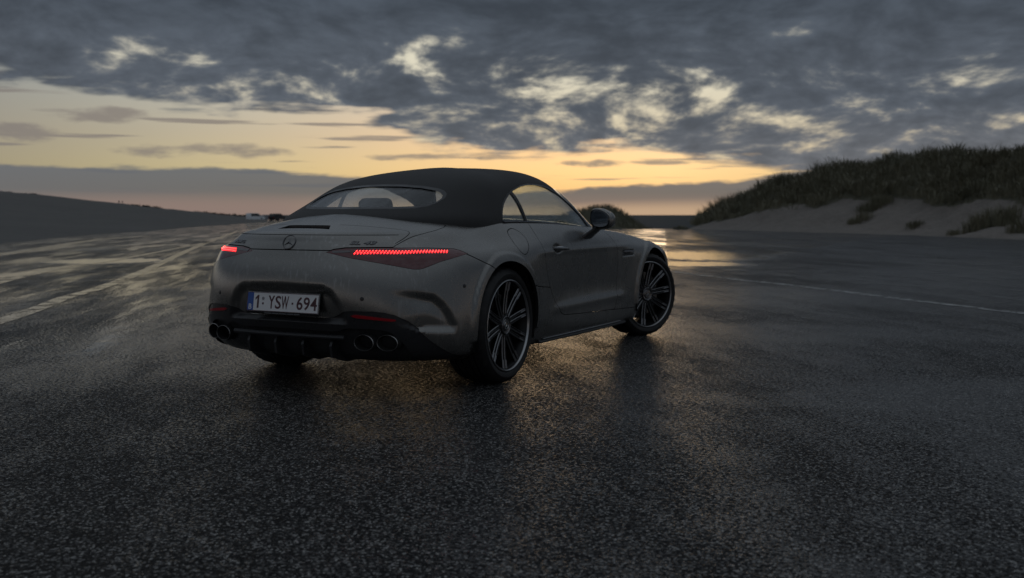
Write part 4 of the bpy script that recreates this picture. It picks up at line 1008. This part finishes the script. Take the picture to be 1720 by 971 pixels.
# ------------------------------------------------------------------ tail details
def oval(cx,cy,cz,rx,rz,n=40,yaw=0):
    return [(cx+rx*math.cos(a)*math.cos(yaw),cy+rx*math.cos(a)*math.sin(yaw),cz+rz*math.sin(a)) for a in [2*math.pi*k/n for k in range(n)]]
for sg in (1,-1):
    for (x,y,yaw) in ((.513,-.928,.12),(.635,-.878,.26)):
        e=MB(); prof=[(.10,.052,.036),(.02,.056,.0405),(.004,.057,.0415),(0,.059,.0435),(.003,.0615,.046),(.02,.062,.0465),(.14,.060,.045)]
        e.loft([oval(sg*x,y+d,.330,rx,rz,40,sg*yaw) for d,rx,rz in prof],False); eo=e.build('exhaust_tip',UNDER,CAR,angle=60,recalc=False); eo.data.materials.append(RIMTIP)
        for p_ in eo.data.polygons: p_.material_index=1 if p_.index//40 in (2,3) else 0
        c=MB(); c.loft([oval(sg*x,y+.098,.330,.053,.037,40,sg*yaw),oval(sg*x,y+.10,.330,.053,.037,40,sg*yaw)]); c.build('exhaust_bore',UNDER,CAR,False)
    # red reflectors in the black trim
    R=MB(); rng=[]
    for k in range(13):
        f=k/12; x=.452+f*.232; hz=.0105*min(1,(f*6)**.6)*(1-.35*f)*(1.0 if f<.93 else .6)
        z=.478-.022*f; top_,nn=on_skin(x,-.965+.35*max(0,f-.0)*f*.3,z+hz,-.003); bot_,n2=on_skin(x,-.965+.1*f*f,z-hz,-.003)
        rng.append(([sg*top_.x,top_.y,top_.z],[sg*bot_.x,bot_.y,bot_.z],nn))
    v=[];f=[]
    for (a,b_,nn) in rng:
        o=Vector((sg*nn.x,nn.y,nn.z))*.004
        v+= [Vector(a)+o,Vector(b_)+o,Vector(b_)-o*2,Vector(a)-o*2]
    for i in range(12):
        for j in range(4): f.append((4*i+j,4*i+(j+1)%4,4*i+4+(j+1)%4,4*i+4+j))
    f+=[(0,1,2,3),(51,50,49,48)]
    R.add(v,f); R.build('rear_reflector',REFLECTOR,CAR,angle=40)
    # small round parking sensors
    for (x,y,z) in ((.905,-.495,.630),(.52,-.95,.575)):
        p,nn=on_skin(x,y,z,.0015); s_=MB(); s_.lathe([(-.004,.0115),(.0,.0115),(.0008,.0100),(.0003,.0001)],16,'z')
        o=s_.build('parking_sensor',TRIM,CAR); o.location=(sg*p.x,p.y,p.z); o.rotation_euler=Vector((sg*nn.x,nn.y,nn.z)).to_track_quat('Z','Y').to_euler()
# fins of the diffuser
for x in (-.30,-.10,.10,.30):
    fn=MB(); P=[(-.925,.345),(-.945,.30),(-.935,.235),(-.80,.195),(-.62,.20),(-.62,.30),(-.80,.345)]
    fn.add([(x-.008,a,b) for a,b in P]+[(x+.008,a,b) for a,b in P],[tuple(range(7)),tuple(range(13,6,-1))]+[(i,i+7,(i+1)%7+7,(i+1)%7) for i in range(7)])
    fn.build('diffuser_fin',TRIM,diff,False)
bl_=MB(); bl_.tube([(-.40,-.945,.353),(-.2,-.957,.352),(0,-.960,.352),(.2,-.957,.352),(.40,-.945,.353)],.014,10); bl_.build('diffuser_bar',TRIM,diff)
# ------------------------------------------------------------------ number plate
def text_mesh(s,size,depth,sx=1.0,bevel=0.0,shear=0.0,font_off=0.0):
    cu=bpy.data.curves.new('t','FONT'); cu.body=s; cu.size=size; cu.extrude=depth; cu.align_x='LEFT'; cu.bevel_depth=bevel; cu.shear=shear; cu.resolution_u=3; cu.offset=font_off
    o=bpy.data.objects.new('t',cu); COL.objects.link(o); dg=bpy.context.evaluated_depsgraph_get(); dg.update()
    m=bpy.data.meshes.new_from_object(o.evaluated_get(dg)); bpy.data.objects.remove(o)
    xs=[v.co.x for v in m.vertices]; ys=[v.co.y for v in m.vertices]
    if xs:
        x0=min(xs); y0=min(ys)
        for v in m.vertices: v.co.x=(v.co.x-x0)*sx; v.co.y-=y0
    return m
def put_text(name,s,x,z,h,w,material,parent,dep=.0012,off=0.0):
    m=text_mesh(s,.1,dep/2,font_off=off); X_=[v.co.x for v in m.vertices]; Y_=[v.co.y for v in m.vertices]
    fx=w/(max(X_)-min(X_)); fy=h/(max(Y_)-min(Y_))
    for v in m.vertices: v.co.x*=fx; v.co.y*=fy
    o=link(name,m,[material],parent,False); o.location=(x,z,.0016); return o
NP=empty('number_plate'); NP.parent=CAR; NP.location=(0,-.999,.483); NP.rotation_euler=(math.pi/2-.16,0,0)
pb=MB(); pb.box((0,.051,-.004),(.532,.130,.006)); m=bevelled(pb.mesh(),.003,2); link('plate_holder',m,[GLOSSBLACK],NP,True,30)
pw=MB(); pw.box((0,.055,0),(.520,.110,.002)); m=bevelled(pw.mesh(),.0008,1); link('plate',m,[PLATEWHITE],NP,False)
pf=MB()
for c,d in (((0,.0025,.0012),(.516,.003,.002)),((0,.1075,.0012),(.516,.003,.002)),((-.2575,.055,.0012),(.003,.108,.002)),((.2575,.055,.0012),(.003,.108,.002))): pf.box(c,d)
pf.build('plate_rim',PLATERED,NP,False)
pe=MB(); pe.box((-.2345,.055,.0014),(.044,.104,.0012)); pe.build('blue_band',PLATEBLUE,NP,False)
put_text('country_letter','B',-.245,.010,.030,.022,PLATEWHITE,NP,off=.001)
one=MB(); q1=[(.014,0),(.0255,0),(.0255,.074),(.016,.074),(.0,.058),(.0,.046),(.014,.058)]
one.add([(a,b,0) for a,b in q1]+[(a,b,.0012) for a,b in q1],[tuple(range(6,-1,-1)),tuple(range(7,14))]+[(i,(i+1)%7,(i+1)%7+7,i+7) for i in range(7)])
o=one.build('character',PLATERED,NP,False); o.location=(-.198,.018,.0012)
chars=[('Y',-.1015,.046),('S',-.051,.042),('W',-.006,.052),('6',.104,.043),('9',.153,.043),('4',.202,.045)]
for ch,x,w in chars: put_text('character',ch,x,.018,.074,w,PLATERED,NP,off=.0012)
for x,z in ((-.141,.045),(.074,.052)):
    d_=MB(); d_.box((x,z,.0016),(.011,.011,.0014)); d_.build('dash',PLATERED,NP,False)
dd_=MB(); dd_.lathe([(0,.009),(.0014,.009),(.0016,.0001)],16,'z'); o=dd_.build('validity_seal',mat('seal_grey',(.25,.25,.27),.4),NP); o.location=(-.141,.074,.0012)
dl=MB()
for k in range(34): dl.box((-.125+k*.0076,-.0085,.0006),(.0052 if k%7 else .002,.0055,.001))
tag(dl.build('holder_lettering',mat('faint_grey',(.16,.16,.17),.5),NP,False),kind='stuff')
PLAMP=mat('plate_lamp_glow',(.9,.85,.7),.3,Emission_Color=(1,.86,.6),Emission_Strength=5.0)
for x in (-.125,.125):
    q=MB(); q.box((x,-.974,.634),(.045,.016,.006)); q.build('plate_lamp',PLAMP,CAR,False)
# ------------------------------------------------------------------ badges
def on_boot(x,z):
    """point on the tail at lateral x and height z, seen from behind"""
    loc,n,i,d=SKIN.t.ray_cast(Vector((x,-2,z)),Vector((0,1,0))); _,nn=SKIN.query(loc); return Vector(loc),Vector(nn)
c,nn=on_boot(0.0,.878)
er=MB(); er.lathe([(0,.040),(.004,.0405),(.0055,.043),(.004,.0458),(0,.046)],48,'z')
for k in range(3):
    a=math.pi/2+2*math.pi*k/3; t_=Vector((math.cos(a),math.sin(a),0)); q=Vector((-math.sin(a),math.cos(a),0))
    v=[t_*.042,q*.0075,-t_*.004,-q*.0075,Vector((0,0,.0075))]; er.add(v,[(0,1,4),(1,2,4),(2,3,4),(3,0,4)])
E0=er.build('star_badge',DARKCHROME,boot,True,25,recalc=False); E0.location=c; E0.rotation_euler=nn.to_track_quat('Z','Y').to_euler()
def badge(s,x0,x1,z,h):
    m=text_mesh(s,.1,.01,shear=.12,font_off=.003); X_=[v.co.x for v in m.vertices]; Y_=[v.co.y for v in m.vertices]; Z_=[v.co.z for v in m.vertices]
    fx=(x1-x0)/(max(X_)-min(X_)); fy=h/(max(Y_)-min(Y_)); z0=min(Z_); zr=max(Z_)-z0
    for v in m.vertices:
        x=x0+v.co.x*fx; zz=z+v.co.y*fy; p,nn=on_boot(x,zz); d=.0005+.003*(v.co.z-z0)/zr; v.co=p+nn*d
    return link('badge_lettering',m,[DARKCHROME],boot,False)
badge('SL 43',.385,.515,.868,.019); badge('AMG',-.505,-.375,.866,.018)
# grille of the slot in the boot lid
gs=MB()
for k in range(22):
    gs.box((-.142+k*.0135,-.748,.955),(.004,.03,.012))
gs.box((0,-.735,.955),(.34,.006,.03)); tag(gs.build('slot_grille',TRIM,boot,False),kind='stuff')
sb=MB(); sb.box((0,-.77,.925),(.42,.12,.01)); sb.build('slot_floor',TRIM,boot,False)
# ------------------------------------------------------------------ side details
for sg in (1,-1):
    dr=door if sg>0 else door2
    h=MB(); rings=[]
    for k in range(13):
        f=k/12; y=.690+.285*f; c=math.sin(math.pi*min(1,max(0,f)))**.30; hz=.0135*max(c,.25); pr=.021*max(c,.2)
        p,nn=on_skin(.915,y,.808-.012*f,0); base=Vector((.912-.008*f,y,.808-.012*f))
        rings.append([(sg*(base.x+pr*px),y,base.z+hz*pz) for px,pz in ((-.4,-.9),(.5,-1),(1.0,-.55),(1.08,.1),(.9,.7),(.4,1),(-.4,.9))])
    h.loft(rings); link('door_handle',h.mesh(),[DARKCHROME],dr,True,60)
    hs=MB(); rings=[]
    for k in range(11):
        f=k/10; y=.74+.215*f; c=math.sin(math.pi*min(1,max(.03,f*.97+.015)))**.4
        rings.append([(sg*(.912-.008*f+.0205*c+dx),y,.8145-.012*f+dz*c) for dx,dz in ((-.006,-.006),(.001,-.006),(.0015,.004),(-.006,.0105))])
    hs.loft(rings); link('handle_strip',hs.mesh(),[CHROME],dr,True,60)
    # vent ornament on the front wing
    v=MB(); rings=[]
    for k in range(9):
        f=k/8; y=2.035+.20*f; hz=.022*(1 if .1<f<.95 else .72)
        p,nn=on_skin(.92,y,.73,0); x=p.x
        rings.append([(sg*(x+a),y+b*.6,.73-.004*f+b) for a,b in ((-.006,-hz),(.006,-hz),(.009,-hz*.5),(.009,hz*.5),(.006,hz),(-.006,hz))])
    v.loft(rings); link('wing_vent',v.mesh(),[DARKCHROME],CAR,True,40)
    v=MB(); v.box((sg*(on_skin(.92,2.12,.73)[0].x+.008),2.125,.7285),(.006,.13,.018)); v.build('vent_inlay',GLOSSBLACK,CAR,False)
    # sill blade
    s_=MB(); rings=[]
    for k in range(21):
        f=k/20; y=.50+1.62*f; z=.196-.020*f; w=.012+.018*math.sin(math.pi*f)**.5
        p,nn=on_skin(.90,y,z,0)
        rings.append([(sg*(p.x-.03),y,z-.012),(sg*(p.x+.006+w*.6),y,z-.013),(sg*(p.x+.008+w*.7),y,z-.004),(sg*(p.x+.003),y,z+.010),(sg*(p.x-.03),y,z+.012)])
    s_.loft(rings); link('sill_blade',s_.mesh(),[TRIM],CAR,True,40)
    s_=MB(); s_.tube([(sg*(on_skin(.90,y,.20-.02*(y-.5)/1.6)[0].x+.008),y,.208-.0185*(y-.5)/1.6) for y in np.linspace(.56,2.0,25)],.0042,8); s_.build('sill_strip',CHROME,CAR)
    # door mirror
    MR=empty('wing_mirror'); MR.parent=CAR
    mh=MB(); rings=[]
    prof=[(-.088,.50,.55),(-.080,.86,.90),(-.05,1.0,1.0),(-.01,.98,1.0),(.03,.88,.92),(.06,.68,.74),(.078,.40,.48),(.084,.12,.16)]
    C0=Vector((.945,1.53,1.004))
    def mring(y,sx,sz,n=28):
        r=[]
        for k in range(n):
            a=2*math.pi*k/n; cx=math.copysign(abs(math.cos(a))**.62,math.cos(a)); cz=math.copysign(abs(math.sin(a))**.66,math.sin(a))
            xx=.090*cx*sx; zz=.078*cz*sz
            zz*=1-.30*max(0,cx*sx)            # lower towards the tip
            zz+=-.012*cx*sx+ .0
            r.append((sg*(C0.x+xx),C0.y+y+.22*xx*0-.10*max(0,-xx)*0+ .35*max(0,xx)*.0,C0.z+zz))
        return r
    mh.loft([mring(*p) for p in prof]); o=mh.build('mirror_shell',PAINT,MR,True,70)
    # glass set in a black bezel on the rear side
    bz=MB(); bz.loft([mring(-.0895,.86,.88),mring(-.092,.80,.82)]); bz.build('mirror_bezel',GLOSSBLACK,MR,True,40)
    mg=MB(); mg.loft([mring(-.0925,.76,.77),mring(-.0935,.75,.76)]); mg.build('mirror_glass',MIRROR,MR,True,40)
    lo=MB(); rings=[]                         # black underside with the indicator strip
    lo.loft([[(sg*(C0.x+x),C0.y+y,C0.z-.050+z) for x,y,z in ((-.07,-.075,0),(.07,-.06,.012),(.075,.02,.014),(.0,.06,.0),(-.07,.05,0))],[(sg*(C0.x+x),C0.y+y,C0.z-.082+z) for x,y,z in ((-.065,-.065,0),(.04,-.05,.012),(.05,.015,.014),(.0,.05,.0),(-.065,.045,0))]]); lo.build('mirror_underside',GLOSSBLACK,MR,False)
    st=MB(); rings=[]
    for k in range(9):
        f=k/8; c=Vector((.868+.04*f+.01*f*f,1.36+.15*f,.862+.082*f)); hy=.105*(1-f)+.06*f; hz=.030*(1-f)+.026*f
        rings.append([(sg*(c.x+.0*math.cos(a)+.010*math.sin(a)*0-.006*math.cos(a)),c.y+hy*math.cos(a),c.z+hz*math.sin(a)) for a in [2*math.pi*j/14 for j in range(14)]])
    st.loft(rings); st.build('mirror_arm',GLOSSBLACK,MR,True,60)
# ------------------------------------------------------------------ cabin
def rounded(c,d,R=None,w=.03,seg=3):
    m=MB().box(c,d,R).mesh(); return bevelled(m,w,seg)
def merge(meshes):
    bm=bmesh.new()
    for m in meshes: bm.from_mesh(m)
    m=bpy.data.meshes.new('m'); bm.to_mesh(m); bm.free(); return m
for sg in (1,-1):
    SE=empty('seat'); SE.parent=CAR; SE.location=(sg*.37,.62,.30)
    Rm=Matrix.Rotation(math.radians(-17),3,'X').inverted()
    link('cushion',rounded((0,.30,.10),(.50,.52,.15),None,.05),[LEATHER],SE,True,60)
    Rb=Matrix.Rotation(math.radians(18),3,'X')
    link('backrest',merge([rounded((0,-.06,.40),(.46,.13,.58),Rb,.05),rounded((.21,-.02,.38),(.08,.18,.45),Rb,.03),rounded((-.21,-.02,.38),(.08,.18,.45),Rb,.03)]),[LEATHER],SE,True,60)
    link('headrest',rounded((0,-.155,.765),(.27,.10,.18),Rb,.045,4),[LEATHER],SE,True,60)
DB=MB(); rings=[]
for x in np.linspace(-.70,.70,15):
    z=.925-.03*abs(x)/.7+.02*math.exp(-((x+.37)/.16)**2)
    rings.append([(x,1.40,.62),(x,1.36,.80),(x,1.40,z-.02),(x,1.48,z),(x,1.75,z-.005),(x,1.98,z-.05),(x,1.98,.6)])
DB.loft(rings); DB.build('dashboard',LEATHER,CAR,True,50)
sw=MB(); a0=math.radians(24); cc=Vector((-.37,1.22,.80))
ux=Vector((1,0,0)); uy=Vector((0,math.sin(a0),math.cos(a0)))
sw.tube([cc+ux*.18*math.cos(a)+uy*.18*math.sin(a) for a in [2*math.pi*k/32 for k in range(32)]],.014,8,False,True)
for a in (math.radians(0),math.radians(180),math.radians(270)): sw.tube([cc,cc+(ux*math.cos(a)+uy*math.sin(a))*.175],.013,8)
sw.tube([cc,cc+Vector((0,.16,-.06))],.04,10); sw.build('steering_wheel',LEATHER,CAR)
cf=MB(); cf.box((0,1.0,.28),(1.36,1.75,.03)); cf.box((0,1.15,.42),(.20,.75,.30)); cf.box((0,.16,.62),(1.30,.05,.62)); cf.build('cabin_floor',UNDER,CAR,False)
mr=MB(); mr.box((0,1.50,1.215),(.22,.03,.055)); m=bevelled(mr.mesh(),.01,2); link('inside_mirror',m,[GLOSSBLACK],CAR,True,50)
# ------------------------------------------------------------------ front end
def on_front(x,z):
    loc,n,i,d=SKIN.t.ray_cast(Vector((x,5,z)),Vector((0,-1,0))); _,nn=SKIN.query(loc); return Vector(loc),Vector(nn)
gr=MB()
for k in range(15):
    x=-.40+k*.80/14; P,nn=on_front(x,.47); gr.box((x,P.y+.006,.47),(.012,.03,.19))
gr.tube([(x,on_front(x,.47)[0].y+.005,z) for x,z in catmull([(-.46,.375),(-.40,.565),(0,.585),(.40,.565),(.46,.375),(0,.36)],8,True)],.012,8,False,True); gr.build('front_grille',DARKCHROME,CAR)
for sg in (1,-1):
    hl=MB(); v=[]
    for (x,z) in ((.50,.60),(.56,.655),(.68,.685),(.78,.690),(.76,.63),(.66,.60)):
        P,nn=on_front(x,z); v.append(P+nn*.003)
    v=[Vector((sg*p.x,p.y,p.z)) for p in v]; w_=[p+Vector((0,-.03,0)) for p in v]
    hl.add([tuple(p) for p in v+w_],[tuple(range(6)),tuple(range(11,5,-1))]+[(i,(i+1)%6,(i+1)%6+6,i+6) for i in range(6)]); hl.build('headlamp',LAMPCLEAR,CAR,False)
# ------------------------------------------------------------------ far vehicles and walkers
def vehicle(name,label,cat,loc,rz,L,H,Wd,profile,glassline,colr,van=False):
    """side profile lofted across the width, narrower above the waist, with wheels and window glass"""
    root=tag(empty(name,loc,rz),label,cat,'vehicles parked far off at the left')
    paint=mat(name+'_paint',colr,.3); rings=[]
    for x,k in ((-.5,.90),(-.46,.985),(-.3,1),(.3,1),(.46,.985),(.5,.90)):
        r=[]
        for (y,z) in profile:
            tum=max(0,(z-glassline))*.22/H*2 if z>glassline else 0
            r.append((x*Wd*(1-tum),y*k if abs(x)>.4 else y,z if z<glassline else glassline+(z-glassline)*(.97 if abs(x)>.4 else 1)))
        rings.append(r)
    m=MB(); m.loft(rings); m.build('body_shell',paint,root,True,30)
    top=[(y,z) for y,z in profile if z>glassline+.02]
    y0,y1=min(p[0] for p in top),max(p[0] for p in top); zt=max(p[1] for p in top)
    for s_ in (-1,1):
        g=MB(); q=[(y0+.12+(.9 if van else 0),glassline+.02),(y1-.10,glassline+.02),(y1-.42,zt-.12),(y0+.42+(.6 if van else 0),zt-.12)]
        f=lambda y,z,d:(s_*(Wd/2*(1-max(0,z-glassline)*.22/H*2)*.985+d),y,z)
        g.add([f(y,z,.004) for y,z in q]+[f(y,z,-.01) for y,z in q],[(0,1,2,3),(7,6,5,4),(0,4,5,1),(1,5,6,2),(2,6,7,3),(3,7,4,0)]); g.build('side_window',GLOSSBLACK,root,False)
        for y in (-L*.30,L*.30):
            w=MB(); w.lathe([(-.1,.2),(-.1,.30),(-.07,.33),(.07,.33),(.1,.30),(.105,.2),(.09,.05),(.09,.001)],24); o=w.build('wheel',RUBBER,root); o.location=(s_*(Wd/2-.11),y,.33); o.rotation_euler=(0,0,0 if s_>0 else math.pi)
    for y,n_ in ((L/2-.02,'headlamp'),(-L/2+.02,'tail_lamp')):
        for s_ in (-1,1):
            b_=MB(); b_.box((s_*Wd*.36,y,.72),(.26,.08,.14)); b_.build(n_,LAMPCLEAR if n_=='headlamp' else REFLECTOR,root,False)
    return root
hd=lambda az:YAW-math.radians(az)
VX,VY=polar(PX(430),228); VZ=ground_z(PX(430),228)
vehicle('white_van','small white panel van parked far off at the left','van',(VX,VY,VZ),YAW-math.radians(70),4.3,1.72,1.8,[(-2.1,.28),(-2.12,1.0),(-2.02,1.66),(-1.9,1.74),(.35,1.74),(.75,1.62),(1.25,1.08),(1.95,.92),(2.12,.75),(2.14,.30)],1.05,(.8,.82,.84),True)
x,y=polar(PX(450),246); vehicle('grey_car','low grey car parked between the white van and the dark car','car',(x,y,ground_z(PX(450),246)),YAW-math.radians(60),4.3,1.42,1.75,[(-2.1,.28),(-2.12,.85),(-1.75,.98),(-1.1,1.38),(.1,1.42),(.85,1.0),(1.9,.85),(2.12,.65),(2.14,.30)],.95,(.28,.29,.31))
x,y=polar(PX(467),222); vehicle('dark_car','dark estate car parked nearest the convertible in the distance','car',(x,y,ground_z(PX(467),222)),YAW-math.radians(25),4.5,1.62,1.85,[(-2.2,.28),(-2.22,.95),(-2.05,1.25),(-1.75,1.60),(.2,1.64),(.95,1.08),(2.0,.95),(2.22,.7),(2.24,.30)],1.02,(.02,.02,.022))
SKINM=mat('figure_skin',(.35,.24,.19),.6)
def person(px,dep,h,coat,trousers,label,phase):
    x,y=polar(PX(px),dep); z=min(info3,key=lambda p:(p[0]-x)**2+(p[1]-y)**2)[2]
    root=tag(empty('person',(x,y,z),YAW+.6),label,'person','walkers on the crest at the left')
    k=h/1.75; s=phase
    J={'pel':(0,0,.95,.13),'wai':(0,0,1.12,.125),'che':(0,.01,1.34,.15),'nec':(0,.01,1.50,.06),'hea':(0,.02,1.62,.10),'top':(0,.02,1.72,.08),
       'lh':(-.09,0,.90,.095),'lk':(-.10,.12*s,.50,.065),'la':(-.10,.02*s,.09,.045),'lt':(-.10,.15+.02*s,.03,.04),
       'rh':(.09,0,.90,.095),'rk':(.10,-.06*s,.50,.065),'ra':(.10,-.24*s,.10,.045),'rt':(.10,-.12*s,.03,.04),
       'ls':(-.19,0,1.42,.065),'le':(-.25,-.08*s,1.14,.048),'lw':(-.26,-.02*s,.90,.036),'lf':(-.26,.01,.80,.03),
       'rs':(.19,0,1.42,.065),'re':(.25,.04*s,1.14,.048),'rw':(.26,.14*s,.91,.036),'rf':(.26,.17*s,.82,.03)}
    N=list(J); E=[('pel','wai'),('wai','che'),('che','nec'),('nec','hea'),('hea','top'),('pel','lh'),('lh','lk'),('lk','la'),('la','lt'),('pel','rh'),('rh','rk'),('rk','ra'),('ra','rt'),('che','ls'),('ls','le'),('le','lw'),('lw','lf'),('che','rs'),('rs','re'),('re','rw'),('rw','rf')]
    m=bpy.data.meshes.new('person'); m.from_pydata([tuple(c*k for c in J[n][:3]) for n in N],[(N.index(a),N.index(b)) for a,b in E],[])
    o=bpy.data.objects.new('tmp',m); COL.objects.link(o); o.modifiers.new('s','SKIN'); o.modifiers.new('d','SUBSURF').levels=1
    sk=m.skin_vertices[0].data
    for i,n in enumerate(N): sk[i].radius=(J[n][3]*k,J[n][3]*k*.85); sk[i].use_root=(n=='pel')
    dg=bpy.context.evaluated_depsgraph_get(); dg.update(); me=bpy.data.meshes.new_from_object(o.evaluated_get(dg)); bpy.data.objects.remove(o)
    me.materials.clear()
    for mm in (coat,trousers,SKINM): me.materials.append(mm)
    for p in me.polygons: z_=p.center.z/k; p.material_index=2 if z_>1.50 or (z_<.86 and abs(p.center.x)/k>.2) else (0 if z_>.88 else 1)
    ob=bpy.data.objects.new('body',me); COL.objects.link(ob); ob.parent=root; me.shade_smooth(); return root
DK=mat('dark_coat',(.015,.016,.02),.8); DK2=mat('navy_coat',(.02,.022,.035),.8); TR=mat('dark_trousers',(.012,.012,.014),.8)
person(202.5,428,1.78,DK,TR,'left of two walkers in dark clothes on the far crest',1.0)
person(208,428,1.68,DK2,TR,'right of two walkers in dark clothes on the far crest',-1.0)
